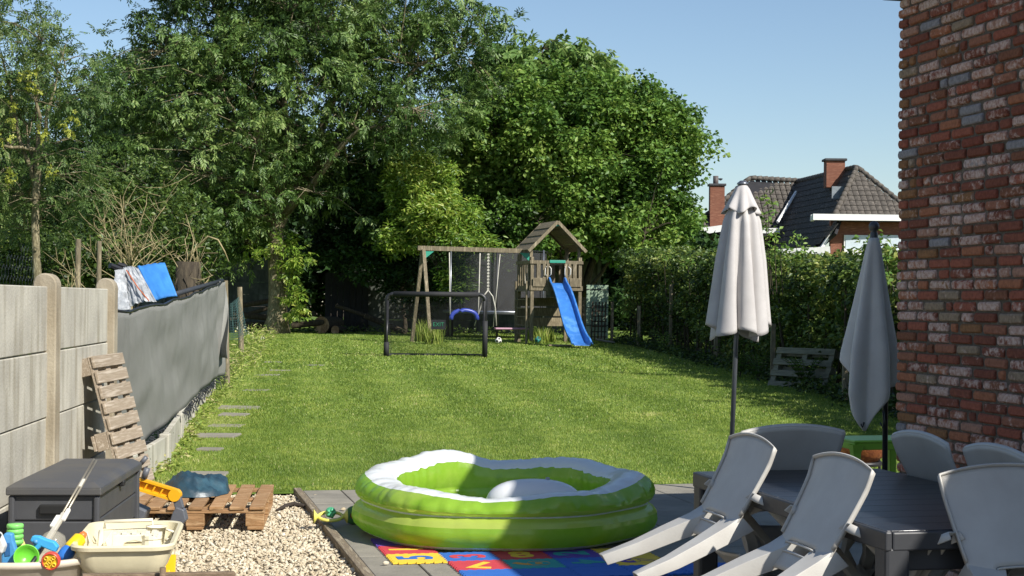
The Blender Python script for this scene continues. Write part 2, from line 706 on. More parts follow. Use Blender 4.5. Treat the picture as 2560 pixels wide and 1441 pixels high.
def blades(n, y0, y1, h, w, keep=None):
    y = nrs.uniform(y0, y1, n)
    xl = np.interp(y, [11.2, 13.6, 18.7, 23.2, 41, 52], [-2.84, -2.99, -3.72, -4.26, -6.5, -8.0])
    xr = np.minimum(0.345 * y, np.interp(y, [12, 20, 24, 31, 38.5, 41, 45, 52], [5.2, 4.75, 4.55, 3.95, 3.35, 2.95, 2.7, 2.7]) + .3)
    x = xl + (xr - xl) * nrs.rand(n)
    ok = y > 12.53 + 0.2325 * x + nrs.rand(n) * .02
    x, y = x[ok], y[ok]
    n = len(x)
    z = np.interp(y, [12.5, 16, 33, 42, 52, 90], [0.0, 0.035, 0.285, 0.39, 0.42, 0.42]) - .005
    patch = np.array([mnoise.noise(Vector((a * 1.1, b * .7, 3))) for a, b in zip(x, y)])
    fine = np.array([mnoise.noise(Vector((a * 6, b * 5, 9))) for a, b in zip(x, y)])
    stripe = np.clip(2.2 * np.sin((x + .135 * y) * 2 * math.pi / 1.3 + .9 * patch), -1, 1)
    hh = h * nrs.uniform(.5, 1.3, n) * (1 + .18 * fine)
    az = nrs.uniform(0, 2 * math.pi, n)
    lean = nrs.uniform(.1, .9, n)
    ly = np.sin(az) * lean + .10 * stripe
    lx = np.cos(az) * lean
    az2 = nrs.uniform(0, math.pi, n)
    wx, wy = np.cos(az2) * w, np.sin(az2) * w * .6
    a = np.stack([x - wx, y - wy, z], 1)
    b = np.stack([x + wx, y + wy, z], 1)
    c = np.stack([x + lx * hh, y + ly * hh, z + hh], 1)
    v = np.stack([a, b, c], 1).reshape(-1, 3)
    f = np.arange(n * 3).reshape(-1, 3)
    edge = np.clip(1 - (x - xl[ok]) / 1.3, 0, 1) * .35
    front = np.clip(1 - (y - 12.53 - .2325 * x) / .35, 0, 1) * .3
    t = .36 + .22 * patch + .22 * fine + nrs.normal(0, .13, n) + .04 * stripe + (edge + front) * nrs.rand(n)
    t += np.clip(1 - np.hypot((x + 1.2) / 1.6, (y - 39.3) / 1.2), 0, 1) * .5 * nrs.rand(n)
    worn = np.array([mnoise.noise(Vector((a * 2.1 + 7, b * 1.3, 21))) for a, b in zip(x, y)])
    t += np.clip(worn - .28, 0, 1) * 1.1 * nrs.rand(n)
    t += np.clip(1 - np.hypot((x + 2.9) / 1.0, (y - 33.6) / .7), 0, 1) * .6 * nrs.rand(n)
    t = np.where(nrs.rand(n) < .012, 1.0, np.clip(t, 0, .93))
    return v, f, np.repeat(t, 3)


for i, a in enumerate([(250000, 11.6, 18.5, .021, .0033), (150000, 18.5, 28, .024, .0065), (90000, 28, 51, .030, .015)]):
    v, f, t = blades(*a)
    o = tri_mesh('grass', v, f, t, M['grass'], lawn)
    o['kind'] = 'stuff'

# ---- stepping stones let into the lawn along the fence
path = thing('stepping_path', 'line of small concrete slabs sunk in the lawn along the fence', None)
path['kind'] = 'structure'
for px, py, w in [(520, 1190, 95), (525, 1126, 60), (540, 1090, 110), (565, 1062, 85), (585, 1034, 70), (598, 1013, 100), (640, 962, 60),
                  (668, 915, 60), (684, 872, 44), (790, 882, 40), (700, 900, 50)]:
    Y = 16.0
    for _ in range(12):
        p = P(px, py, Y)
        Y += (p.z - lawn_z(0, Y)) * 2.2
    p = P(px, py, Y)
    ww = w / 4000 * Y
    o = MB().box((0, 0, 0), (ww, ww * .8, .05)).build('stone_slab', M['slab'], path, bevel=.01)
    o.location = (p.x, p.y, lawn_z(0, p.y) - .020 + rng.choice((0, .003, .012)))
    o.rotation_euler = (rng.uniform(-.01, .03), rng.uniform(-.02, .02), rng.uniform(-.1, .12))


# ================================================================ leaf tools
def leaf_geo(base, d, up, L, W, fold=.18):
    """rhombic folded leaves. base (n,3), d unit direction, up unit normal, L/W lengths"""
    side = np.cross(d, up)
    side /= np.linalg.norm(side, axis=1, keepdims=True) + 1e-9
    nrm = np.cross(side, d)
    L = L[:, None]
    W = W[:, None]
    b = base
    tip = base + d * L - nrm * L * .12
    l = base + d * L * .45 - side * W * .5 + nrm * W * fold
    r = base + d * L * .45 + side * W * .5 + nrm * W * fold
    n = len(base)
    v = np.stack([b, l, tip, r], 1).reshape(-1, 3)
    k = np.arange(n)[:, None] * 4
    f = np.stack([k + np.array([[0, 2, 1]]), k + np.array([[0, 3, 2]])], 1).reshape(-1, 3)
    return v, f


def unit(a):
    return a / (np.linalg.norm(a, axis=1, keepdims=True) + 1e-9)


def pinnate(centers, radii, per, nleaf, rlen, L, W, tint0, tvar=.16, droop=.5, crown_c=None):
    """compound leaves (ash, robinia, walnut): rachises round each twig end, each with paired leaflets"""
    nc = len(centers)
    c = np.repeat(centers, per, 0)
    rad = np.repeat(radii, per)
    n = len(c)
    off = unit(nrs.normal(size=(n, 3))) * (nrs.rand(n, 1) ** .5) * rad[:, None] * np.array([[1, 1, .8]])
    d = unit(nrs.normal(size=(n, 3)) * .8 + off / (rad[:, None] + 1e-6) * .9 + np.array([[0, 0, -droop]]))
    start = c + off
    upv = unit(np.array([[0, 0, 1.0]]) + nrs.normal(size=(n, 3)) * .45)
    side = unit(np.cross(d, upv))
    upn = np.cross(side, d)
    V, F, T = [], [], []
    tc = np.repeat(np.asarray(tint0), per) + nrs.normal(0, tvar * .5, n)
    rl = rlen * nrs.uniform(.7, 1.2, n)
    for k in range(nleaf):
        last = k == nleaf - 1
        s = (k // 2 + 1) / ((nleaf + 1) // 2 + .2)
        sg = 0 if last else (1 if k % 2 else -1)
        pos = start + d * (rl * s)[:, None]
        dd = unit(d * (1.0 if last else .55) + side * (sg * .85) + np.array([[0, 0, -.25]]) + nrs.normal(size=(n, 3)) * .15)
        v, f = leaf_geo(pos, dd, upn, L * nrs.uniform(.75, 1.2, n), W * nrs.uniform(.8, 1.2, n))
        F.append(f + sum(len(x) for x in V))
        V.append(v)
        T.append(np.repeat(np.clip(tc + nrs.normal(0, tvar, n), 0, 1), 4))
    return np.concatenate(V), np.concatenate(F), np.concatenate(T)


def broad(centers, radii, per, L, W, tint0, tvar=.16, flat=.7, outc=None):
    """simple leaves spread through round clumps"""
    c = np.repeat(centers, per, 0)
    rad = np.repeat(radii, per)
    n = len(c)
    off = unit(nrs.normal(size=(n, 3))) * (nrs.rand(n, 1) ** .45) * rad[:, None] * np.array([[1, 1, .75]])
    d = unit(nrs.normal(size=(n, 3)) * np.array([[1, 1, .5]]) + off / (rad[:, None] + 1e-6) * .7 + np.array([[0, 0, -.25]]))
    up = unit(np.array([[0, 0, 1.0]]) * flat + nrs.normal(size=(n, 3)) * .5 + off / (rad[:, None] + 1e-6) * .4)
    v, f = leaf_geo(c + off, d, up, L * nrs.uniform(.6, 1.25, n), W * nrs.uniform(.7, 1.2, n))
    t = np.clip(np.repeat(np.asarray(tint0), per) + nrs.normal(0, tvar, n), 0, 1)
    return v, f, np.repeat(t, 4)


def in_blobs(n, blobs, shell=.35, zmin=None):
    """points in a union of ellipsoids (cx,cy,cz,rx,ry,rz), more of them near the surface"""
    vol = np.array([b[3] * b[4] * b[5] for b in blobs]) ** .75
    idx = nrs.choice(len(blobs), n, p=vol / vol.sum())
    B = np.array(blobs)[idx]
    dirs = unit(nrs.normal(size=(n, 3)))
    r = np.where(nrs.rand(n) < .75, 1 - nrs.rand(n) * shell, nrs.rand(n) ** .5)
    r = np.where(nrs.rand(n) < .09, 1 + nrs.rand(n) * .24, r)
    p = B[:, :3] + dirs * B[:, 3:6] * r[:, None]
    if zmin is not None:
        p = p[p[:, 2] > zmin]
    return p


def branch_mesh(mb, skeleton, centers, every=3, r=.012):
    """thin twigs from each clump to the nearest limb point"""
    S = np.array([s for s in skeleton])
    for i in range(0, len(centers), every):
        c = centers[i]
        dist = np.linalg.norm(S - c, axis=1) + np.maximum(0, S[:, 2] - c[2]) * .6
        s = S[np.argmin(dist)]
        mid = (s + c) / 2 + np.array([0, 0, .12 * np.linalg.norm(c - s)])
        mb.tube([s, mid, c], [r * 1.6, r, r * .5], 4, cap=False)


def limb(mb, skel, p, q, r0, r1, n=7, wob=.12, seg=7):
    p, q = np.array(p, float), np.array(q, float)
    L = np.linalg.norm(q - p)
    pts, rs = [], []
    for i in range(n):
        t = i / (n - 1)
        w = nrs.normal(size=3) * wob * L / n * (1 if 0 < i < n - 1 else 0)
        pt = p + (q - p) * t + w + np.array([0, 0, .06 * L * math.sin(math.pi * t)])
        pts.append(pt)
        rs.append(r0 + (r1 - r0) * t)
        skel.append(pt)
    mb.tube(pts, rs, seg)
    return pts

# ================================================================ trees
LEAF_ASH = leaf_mat('ash_leaf', [lin('#2b3d1f'), lin('#405a2a'), lin('#567237'), lin('#708948'), lin('#8d9e5e')], rough=.45, trans=.25, spec=.38)
LEAF_HAZEL = leaf_mat('hazel_leaf', [lin('#324a20'), lin('#496a2a'), lin('#5f8035'), lin('#799541'), lin('#95a755')], rough=.5, trans=.28, spec=.35)
LEAF_BRIGHT = leaf_mat('bright_leaf', [lin('#3f5c20'), lin('#547628'), lin('#6d8c32'), lin('#8aa243'), lin('#a8b156')], rough=.4, trans=.35, spec=.45)
LEAF_WALNUT = leaf_mat('walnut_leaf', [lin('#3d5a2b'), lin('#4f6f35'), lin('#648240'), lin('#7d954f'), lin('#94a55d')], rough=.45, trans=.3, spec=.4)
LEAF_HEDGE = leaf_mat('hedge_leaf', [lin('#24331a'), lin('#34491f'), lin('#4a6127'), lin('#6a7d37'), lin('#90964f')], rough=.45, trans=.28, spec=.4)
LEAF_FEATHER = leaf_mat('feather_leaf', [lin('#2c3f22'), lin('#3d552b'), lin('#526b38'), lin('#6a7c45'), lin('#838f52')], rough=.5, trans=.3, spec=.3)
LEAF_YELLOW = leaf_mat('yellow_leaf', [lin('#7f8c35'), lin('#959f3f'), lin('#a9ae50'), lin('#bcbd66')], rough=.5, trans=.35, spec=.3)
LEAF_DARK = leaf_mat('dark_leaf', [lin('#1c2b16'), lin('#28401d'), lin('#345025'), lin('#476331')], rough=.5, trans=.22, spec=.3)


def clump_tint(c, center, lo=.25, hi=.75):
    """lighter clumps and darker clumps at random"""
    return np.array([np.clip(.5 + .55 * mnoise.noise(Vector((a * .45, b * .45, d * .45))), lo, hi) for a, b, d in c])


def make_tree(name, label, base, trunk_r, fork_z, blobs, ncl, leafkind, leafargs, lmat, bark, nlimb=9, crad=(.35, .65),
              shell=.35, zmin=None, lean=(0, 0), twig_every=2, group=None, cat='tree', tint=(.25, .75), seg=14):
    root = thing(name, label, cat, group, loc=base)
    mb = MB()
    skel = []
    bx, by, bz = base
    top = np.array([lean[0], lean[1], fork_z])
    pts = []
    rs = []
    for i in range(9):
        t = i / 8
        flare = 1 + .55 * max(0, 1 - t * 5) ** 2
        pts.append((lean[0] * t + .04 * math.sin(t * 7), lean[1] * t, fork_z * t - .05))
        rs.append(trunk_r * flare * (1 - .35 * t))
    mb.tube(pts, rs, seg)
    trunk_o = mb.build('trunk', bark, root, smooth=True)
    mb = MB()
    skel.append(top)
    bl = [(b[0] - bx, b[1] - by, b[2] - bz, b[3], b[4], b[5]) for b in blobs]
    for k in range(nlimb):
        b = bl[k % len(bl)]
        q = np.array(b[:3]) + unit(nrs.normal(size=(1, 3)))[0] * np.array(b[3:6]) * .55
        s = top * rng.uniform(.72, 1.0)
        main = limb(mb, skel, s, q, trunk_r * .5, trunk_r * .09, 8)
        for j in range(4):
            m = main[rng.randint(3, 7)]
            q2 = m + unit(nrs.normal(size=(1, 3)))[0] * np.array(b[3:6]) * rng.uniform(.35, .6)
            limb(mb, skel, m, q2, trunk_r * .16, trunk_r * .04, 5, seg=5)
    c = in_blobs(ncl, bl, shell, zmin)
    branch_mesh(mb, skel, c, twig_every, trunk_r * .03 + .003)
    mb.build('branches', bark, root, smooth=True)
    rad = nrs.uniform(crad[0], crad[1], len(c))
    tt = clump_tint(c, None, *tint)
    v, f, t = leafkind(c, rad, tint0=tt, **leafargs)
    o = tri_mesh('crown', v, f, t, lmat, root)
    o['kind'] = 'stuff'
    return root


def S(px, py, Y, rx, ry, rz):
    p = P(px, py, Y)
    return (p.x, p.y, p.z, rx, ry, rz)


# --- the big ash: trunk stands on the lawn edge left of the goal
ash_base = P(690, 838, 48)
ash_base.z = .40
ash_blobs = [S(520, 330, 47, 3.4, 3, 3.0), S(760, 230, 47, 3.2, 3, 3.2), S(980, 190, 48.5, 2.9, 2.6, 2.6), S(640, 60, 48, 3.6, 3, 2.8),
             S(900, 10, 48, 3.4, 3, 2.4), S(1130, 60, 47, 1.9, 1.8, 1.2), S(370, 210, 48, 2.4, 2.2, 1.9), S(690, 440, 48.8, 2.1, 1.6, 1.6),
             S(900, 400, 48.5, 1.8, 1.6, 1.4), S(540, 520, 47.5, 1.6, 1.4, 1.3), S(700, -150, 49, 4.5, 3.6, 2.6), S(1060, 300, 46, 1.8, 1.6, 1.2),
             S(560, -30, 49, 2.4, 2.2, 1.8), S(610, 590, 48.4, .7, .7, .7), S(640, 520, 47.3, .9, .7, .8), S(860, 500, 47.0, .8, .7, .7), S(930, 560, 46.8, .6, .5, .5), S(590, 640, 48, .5, .5, .4), S(720, 400, 47, 1.2, 1, 1)]
make_tree('ash_tree', 'tall ash tree with sunlit pale trunk at the back of the lawn', tuple(ash_base), .30, 4.2, ash_blobs, 1650, pinnate,
          dict(per=13, nleaf=9, rlen=.30, L=.15, W=.05, tvar=.16), LEAF_ASH, M['bark'], nlimb=15, crad=(.3, .6), shell=.5)

# fresh shoots sprouting low from the ash trunk
mb_c = np.array([(P(728, 690, 47.4)), (P(735, 740, 47.4)), (P(722, 650, 47.4)), (P(742, 775, 47.4)), (P(715, 610, 47.4)), (P(640, 620, 47.5)), (P(750, 640, 47.3))])
root = thing('ash_shoots', 'bright green leafy shoots growing low on the ash trunk', 'shoots')
v, f, t = pinnate(mb_c, np.array([.42, .36, .4, .3, .4, .4, .4]), 26, 9, .26, .15, .055, np.full(7, .6), .18)
o = tri_mesh('foliage', v, f, t, LEAF_BRIGHT, root)
o['kind'] = 'stuff'
mb = MB()
for c in mb_c:
    mb.tube([(ash_base.x + .12, ash_base.y - .2, c[2] - .5), tuple(c)], [.02, .006], 5)
mb.build('stem', M['bark'], root)

# --- a second, darker ash further left and back
blobs = [S(100, 370, 56, 3.4, 3, 3.0), S(330, 420, 56, 3.2, 3, 2.6), S(420, 290, 57, 3, 3, 2.6), S(210, 560, 55, 2.8, 2, 1.6)]
b = P(240, 830, 57)
make_tree('ash_tree', 'dark ash tree behind the bare shrub, left of the big ash', (b.x, b.y, .4), .26, 3.4, blobs, 760, pinnate,
          dict(per=11, nleaf=9, rlen=.34, L=.17, W=.06, tvar=.14), LEAF_ASH, M['bark_dark'], nlimb=10, crad=(.35, .7), tint=(.0, .45))

# --- young feathery tree with yellow tips, left edge
b = P(92, 700, 27)
blobs = [S(80, 330, 27.9, 1.15, 1.1, 1.0), S(60, 520, 28.0, 1.1, 1, .7), S(140, 210, 27, .95, .9, .9), S(40, 120, 27, .8, .8, .8), S(190, 420, 27, .75, .8, .9),
         S(20, 40, 27.4, .7, .7, .6), S(-40, 380, 27, .8, .8, 1.4)]
make_tree('young_tree', 'young feathery tree with pale slim trunk and yellow tips, left edge', (b.x, b.y, .2), .085, 4.0, blobs, 330, pinnate,
          dict(per=9, nleaf=9, rlen=.2, L=.07, W=.028, tvar=.15), LEAF_FEATHER, M['bark'], nlimb=9, crad=(.16, .34), twig_every=1, tint=(.3, .8), seg=8)
yt = bpy.data.objects['young_tree']
yc = np.array([P(px, py, 26.3) - Vector((b.x, b.y, .2)) for px, py in
               [(82, 175), (85, 225), (30, 265), (75, 215), (110, 330), (35, 300), (185, 290), (15, 345), (105, 335), (165, 305), (130, 425), (18, 450), (60, 190), (35, 440), (180, 325)]])
v, f, t = pinnate(yc, np.full(len(yc), .10), 8, 7, .10, .05, .03, np.full(len(yc), .5), .2)
o = tri_mesh('young_leaves', v, f, t, LEAF_YELLOW, yt)
o['kind'] = 'stuff'

# --- hazel on the right of the clearing
b = P(1455, 790, 50)
blobs = [S(1440, 400, 50, 2.7, 2.4, 2.5), S(1600, 430, 50, 2.0, 2, 2.5), S(1330, 330, 50, 2.2, 2.2, 1.9), S(1540, 300, 50.5, 2.2, 2, 1.4), S(1660, 350, 50, 1.2, 1.4, 1.4),
         S(1390, 560, 49, 2.0, 1.6, 1.3), S(1620, 580, 49, 1.7, 1.5, 1.2), S(1220, 400, 50.5, 1.5, 1.5, 1.6), S(1420, 230, 51, 1.6, 1.6, .8)]
make_tree('hazel_tree', 'broad round hazel tree behind the wooden play tower', (b.x, b.y, .4), .16, 1.4, blobs, 1150, broad,
          dict(per=85, L=.16, W=.125, tvar=.17), LEAF_HAZEL, M['bark_dark'], nlimb=12, crad=(.28, .55), shell=.4)

# --- walnut crown rising behind the hazel
b = P(1370, 790, 57)
blobs = [S(1330, 220, 57, 2.3, 2, 1.6), S(1250, 270, 57, 1.8, 1.6, 1.7), S(1420, 190, 57, 1.9, 1.6, 1.3), S(1480, 230, 57, 1.3, 1.2, 1.1), S(1355, 145, 57, 1.0, 1, .7), S(1240, 160, 57, .9, .9, .7)]
make_tree('walnut_tree', 'large leaved walnut tree top rising behind the hazel', (b.x, b.y, .4), .2, 4.0, blobs, 230, pinnate,
          dict(per=11, nleaf=7, rlen=.34, L=.30, W=.13, tvar=.13, droop=.9), LEAF_WALNUT, M['bark_dark'], nlimb=8, crad=(.3, .6))

# --- bright bushy shrub behind the swings
b = P(1120, 835, 46.5)
blobs = [S(1115, 545, 46, .95, .8, .75), S(1060, 500, 46.3, .9, .9, .8), S(1165, 600, 45.6, .75, .6, .4), S(1215, 622, 45.4, .35, .4, .22), S(1010, 590, 46.5, .7, .8, .8), S(1070, 430, 46.5, .8, .7, .5), S(1020, 470, 46.8, .7, .7, .7), S(1150, 690, 45.8, .35, .4, .55)]
make_tree('bay_shrub', 'bright green leafy shrub arching over the swing beam', (b.x, b.y, .4), .07, 1.6, blobs, 190, broad,
          dict(per=85, L=.19, W=.062, tvar=.2, flat=.3), LEAF_BRIGHT, M['bark_dark'], nlimb=8, crad=(.2, .5), shell=.3, tint=(.1, .8), seg=8, cat='shrub')
b = P(1010, 835, 49)
blobs = [S(980, 480, 48.5, 1.6, 1.3, 1.6), S(960, 640, 48.5, 1.5, 1.2, 1.0), S(1040, 720, 47.5, .9, .8, .9), S(1180, 640, 49, 1.2, 1, 1.0), S(1000, 590, 49.2, 1.5, 1.0, 1.0), S(890, 560, 49.6, 1.3, 1.0, .9), S(820, 620, 50, 1.0, .7, .6)]  # clumps at the list's end are added to keep sun off the back fence
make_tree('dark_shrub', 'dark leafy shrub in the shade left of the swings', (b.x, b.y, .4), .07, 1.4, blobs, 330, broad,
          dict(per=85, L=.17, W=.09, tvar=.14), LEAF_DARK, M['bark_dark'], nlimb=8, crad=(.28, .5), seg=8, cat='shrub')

# --- darker trees closing the view behind the garden fence
bgspec = [('dark evergreen tree behind the fence, left end', -110, 470, 64, 3.6, 4.6), ('dark tree behind the fence below the second ash', 160, 560, 66, 3.6, 3.0),
          ('dark tree behind the fence right of the bare shrub', 420, 520, 64, 3.6, 3.8), ('dark tree behind the ash trunk', 700, 500, 63, 3.8, 4.0),
          ('dark tree behind the fence above the black doorway', 930, 520, 63, 3.6, 3.8), ('dark tree behind the swing beam', 1180, 560, 62, 3.2, 3.2),
          ('dark tree behind the play tower', 1450, 600, 62, 3.2, 2.6), ('dark tree right of the play tower behind the hazel', 1640, 640, 60, 2.2, 1.9)]
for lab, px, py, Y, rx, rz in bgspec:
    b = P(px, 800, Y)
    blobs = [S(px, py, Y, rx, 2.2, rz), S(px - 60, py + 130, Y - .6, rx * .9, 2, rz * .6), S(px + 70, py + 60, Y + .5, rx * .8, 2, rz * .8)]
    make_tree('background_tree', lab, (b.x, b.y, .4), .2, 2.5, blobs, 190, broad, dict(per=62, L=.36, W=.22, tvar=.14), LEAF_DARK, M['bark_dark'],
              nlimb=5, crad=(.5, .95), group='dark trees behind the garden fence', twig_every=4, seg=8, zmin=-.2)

# --- shrubs in the neighbour's garden above the concrete fence
for lab, px, py, Y, rx, rz, n in [('small leafy shrub behind the concrete fence under the young tree', 60, 640, 30, 1.2, .55, 70),
                                  ('leafy shrub behind the concrete fence beside the bare twigs', 240, 640, 33, 1.4, .6, 90),
                                  ('leafy shrub behind the blue tarp', 440, 600, 36, 1.2, .9, 80),
                                  ('leafy shrub above the shade cloth end', 330, 520, 38, 1.5, 1.2, 110)]:
    b = P(px, 800, Y)
    make_tree('garden_shrub', lab, (b.x, b.y, .3), .05, 1.0, [S(px, py, Y, rx, 1.0, rz), S(px + 40, py + 40, Y, rx * .7, .8, rz * .8)], n, broad,
              dict(per=60, L=.12, W=.075, tvar=.15), LEAF_HEDGE, M['bark_dark'], nlimb=6, crad=(.2, .4), cat='shrub', tint=(.0, .45),
              group='shrubs in the neighbouring garden', seg=6)


# --- bare, pruned shrubs
def bare_shrub(name, label, base, stems, spread, h, r, seedn, stem_h=0.0, twigs=3):
    rr = random.Random(seedn)
    root = thing(name, label, 'shrub', loc=base)
    mb = MB()
    if stem_h:
        mb.tube([(0, 0, -.1), (0.02, 0, stem_h)], [r * 2.2, r * 1.8], 7)
    for i in range(stems):
        an = rr.uniform(0, 2 * math.pi)
        el_ = rr.uniform(.35, 1.5)
        L = h * rr.uniform(.5, 1.1)
        out = math.cos(el_) * L * spread / h * 1.2
        p0 = Vector((0, 0, stem_h * rr.uniform(.62, 1)))
        p2 = Vector((math.cos(an) * out, math.sin(an) * out * .6, p0.z + L * math.sin(el_) * rr.uniform(.8, 1.1)))
        p1 = p0.lerp(p2, .5) + Vector((rr.uniform(-.14, .14), 0, rr.uniform(-.14, .1))) * L
        mb.tube([p0, p1, p2], [r, r * .7, r * .35], 5)
        for k in range(twigs):
            t = rr.uniform(.3, .95)
            a = p1.lerp(p2, t)
            d = Vector((rr.uniform(-1, 1), rr.uniform(-.6, .6), rr.uniform(0, 1))) * L * rr.uniform(.2, .42)
            m = a + d * .5 + Vector((0, 0, rr.uniform(-.06, .06)))
            mb.tube([a, m, a + d], [r * .45, r * .32, r * .18], 4)
    mb.build('branches', M['twig'], root, smooth=True)
    return root


b = P(328, 690, 26)
bare_shrub('bare_shrub', 'bare twiggy shrub with pale branches fanning out behind the silver sheet', (b.x, b.y, .2), 32, 1.3, 1.25, .0105, 3, stem_h=P(328, 640, 26).z - .2, twigs=7)
b = P(185, 700, 22)
bare_shrub('dry_grass_clump', 'clump of dry upright stalks above the concrete fence', (b.x, b.y, .2), 26, .12, .75, .006, 5, stem_h=1.2, twigs=1)
b = P(468, 700, 24)
root = bare_shrub('pollard_stump', 'thick pollarded stump with bare shoots behind the shade cloth', (b.x, b.y, .2), 16, .45, .85, .011, 9, stem_h=P(468, 668, 24).z - .2, twigs=4)
mb = MB()
mb.tube([(0, 0, -.1), (.0, 0, .9), (.02, 0, P(468, 655, 24).z - .2)], [.17, .16, .19], 10)
for i in range(60):
    an = rng.uniform(0, 6.28)
    z = rng.uniform(.9, 1.85)
    p = Vector((math.cos(an) * .18, math.sin(an) * .18, z))
    mb.tube([p, p + Vector((rng.uniform(-.12, .12), rng.uniform(-.1, .1), rng.uniform(-.25, -.05)))], [.008, .004], 4)
mb.build('stump', M['bark_dark'], root, smooth=True)


# ================================================================ hedge on the right
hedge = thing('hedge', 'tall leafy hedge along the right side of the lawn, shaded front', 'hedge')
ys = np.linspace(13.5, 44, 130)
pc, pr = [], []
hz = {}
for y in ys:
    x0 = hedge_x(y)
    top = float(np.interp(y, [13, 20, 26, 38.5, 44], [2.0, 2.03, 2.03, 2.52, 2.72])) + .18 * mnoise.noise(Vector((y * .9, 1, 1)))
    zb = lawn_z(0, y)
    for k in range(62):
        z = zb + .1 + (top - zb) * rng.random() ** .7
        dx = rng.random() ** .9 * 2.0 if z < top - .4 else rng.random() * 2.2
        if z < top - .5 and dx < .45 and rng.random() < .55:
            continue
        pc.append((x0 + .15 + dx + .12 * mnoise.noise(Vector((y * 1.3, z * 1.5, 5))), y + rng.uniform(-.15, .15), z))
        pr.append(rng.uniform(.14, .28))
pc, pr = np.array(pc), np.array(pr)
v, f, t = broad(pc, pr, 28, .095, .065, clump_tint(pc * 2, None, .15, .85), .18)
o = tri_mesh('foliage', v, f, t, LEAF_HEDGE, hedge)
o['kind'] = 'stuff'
mb = MB()
for y in np.arange(13.8, 44, .35):
    x = hedge_x(y) + .55 + rng.uniform(-.15, .2)
    zb = lawn_z(0, y)
    p = Vector((x, y, zb - .05))
    q = Vector((x + rng.uniform(-.2, .2), y + rng.uniform(-.2, .2), zb + 1.9))
    mb.tube([p, p.lerp(q, .5) + Vector((rng.uniform(-.1, .1), rng.uniform(-.1, .1), 0)), q], [.03, .02, .01], 5)
mb.build('stems', M['bark_dark'], hedge)['kind'] = 'stuff'
# long shoots standing above the hedge
sc = []
for px, py, Y in [(1920, 500, 26), (1905, 560, 26), (1935, 585, 26), (1900, 610, 26), (1915, 535, 26), (1890, 640, 26), (1950, 620, 26), (1925, 650, 26),
                  (1990, 600, 27), (2010, 625, 27), (2160, 610, 20), (2215, 640, 20), (1660, 640, 36), (1720, 655, 33), (2225, 690, 19.5), (2200, 600, 20), (1985, 640, 26)]:
    sc.append(P(px, py, Y))
sc = np.array(sc)
v, f, t = broad(sc, np.full(len(sc), .17), 34, .09, .05, np.full(len(sc), .6), .2)
o = tri_mesh('shoots', v, f, t, LEAF_HAZEL, hedge)
o['kind'] = 'stuff'
mb = MB()
for s in sc:
    mb.tube([(s[0] + .05, s[1], 1.6), tuple(s)], [.01, .004], 4)
mb.build('shoot_stems', M['bark_dark'], hedge)['kind'] = 'stuff'

# posts standing in the hedge
for lab, px, y0, y1, Y in [('weathered timber post in the dark hedge, left of the beige parasol', 1677, 712, 850, 36.5), ('thin timber post in the hedge near the blue slide', 1597, 765, 850, 39),
                           ('short timber post in the hedge behind the beige parasol pole', 1790, 770, 880, 31.5), ('timber post beside the white pallet', 1932, 810, 930, 26),
                           ('dark timber post beside the grey parasol', 2113, 845, 1010, 22), ('short stake at the hedge end beside the slide', 1530, 755, 850, 41.5)]:
    a, c = P(px, y0, Y), P(px, y1, Y)
    o = MB().beam((0, 0, -.1), (0.01, 0, a.z - lawn_z(0, Y)), .075, .075).build('hedge_post', M['wood_play'], None, bevel=.006)
    o.location = (min(a.x, hedge_x(Y) + .12), Y, lawn_z(0, Y))
    tag(o, lab, 'post', 'posts along the hedge')

# ferns and weeds at the foot of the hedge
LEAF_FERN = leaf_mat('fern_leaf', [lin('#35501f'), lin('#4a6b29'), lin('#648635'), lin('#86a04a')], rough=.5, trans=.35)


def fern(label, x, y, n, h, tint, name='fern', mat=None):
    root = thing(name, label, 'fern', loc=(x, y, lawn_z(x, y)))
    V, F, T = [], [], []
    mb = MB()
    for i in range(n):
        an = rng.uniform(0, 6.28)
        out = h * rng.uniform(.35, .8)
        pts = [Vector((math.cos(an) * out * s, math.sin(an) * out * s, h * (1.6 * s - .75 * s * s))) for s in np.linspace(0, 1, 9)]
        mb.tube(pts, [.004] * 8 + [.001], 4)
        P0 = np.array([p[:] for p in pts[1:]])
        D = unit(np.array([(pts[k + 1] - pts[k])[:] for k in range(8)]))
        for sg in (-1, 1):
            side = np.cross(D, np.array([[0, 0, 1.0]])) * sg
            v, f = leaf_geo(P0, unit(side + D * .4), np.tile(np.array([[0, 0, 1.0]]), (8, 1)), h * .26 * (1.1 - np.linspace(.1, 1, 8)), np.full(8, h * .07))
            F.append(f + sum(len(q) for q in V))
            V.append(v)
            T.append(np.full(len(v), tint + rng.uniform(-.15, .15)))
    mb.build('stem', M['bark_dark'], root)
    o = tri_mesh('fronds', np.concatenate(V), np.concatenate(F), np.clip(np.concatenate(T), 0, 1), mat or LEAF_FERN, root)
    o['kind'] = 'stuff'


fern('arching pale green fern at the foot of the hedge', P(1655, 860, 36.5).x, 36.2, 9, .55, .8)
fern('small fern left of the white pallet in the hedge shade', P(1850, 920, 27).x, 27.0, 10, .5, .35)
fern('dark fern between the parasol pole and the white pallet', P(1895, 940, 26.2).x, 26.2, 10, .5, .3)
fern('leafy weed growing through the middle of the white pallet', P(2010, 950, 24.4).x, 24.3, 14, .55, .4)
fern('fern at the lawn edge under the hedge right of the slide', P(1600, 855, 39).x, 38.6, 9, .4, .5)


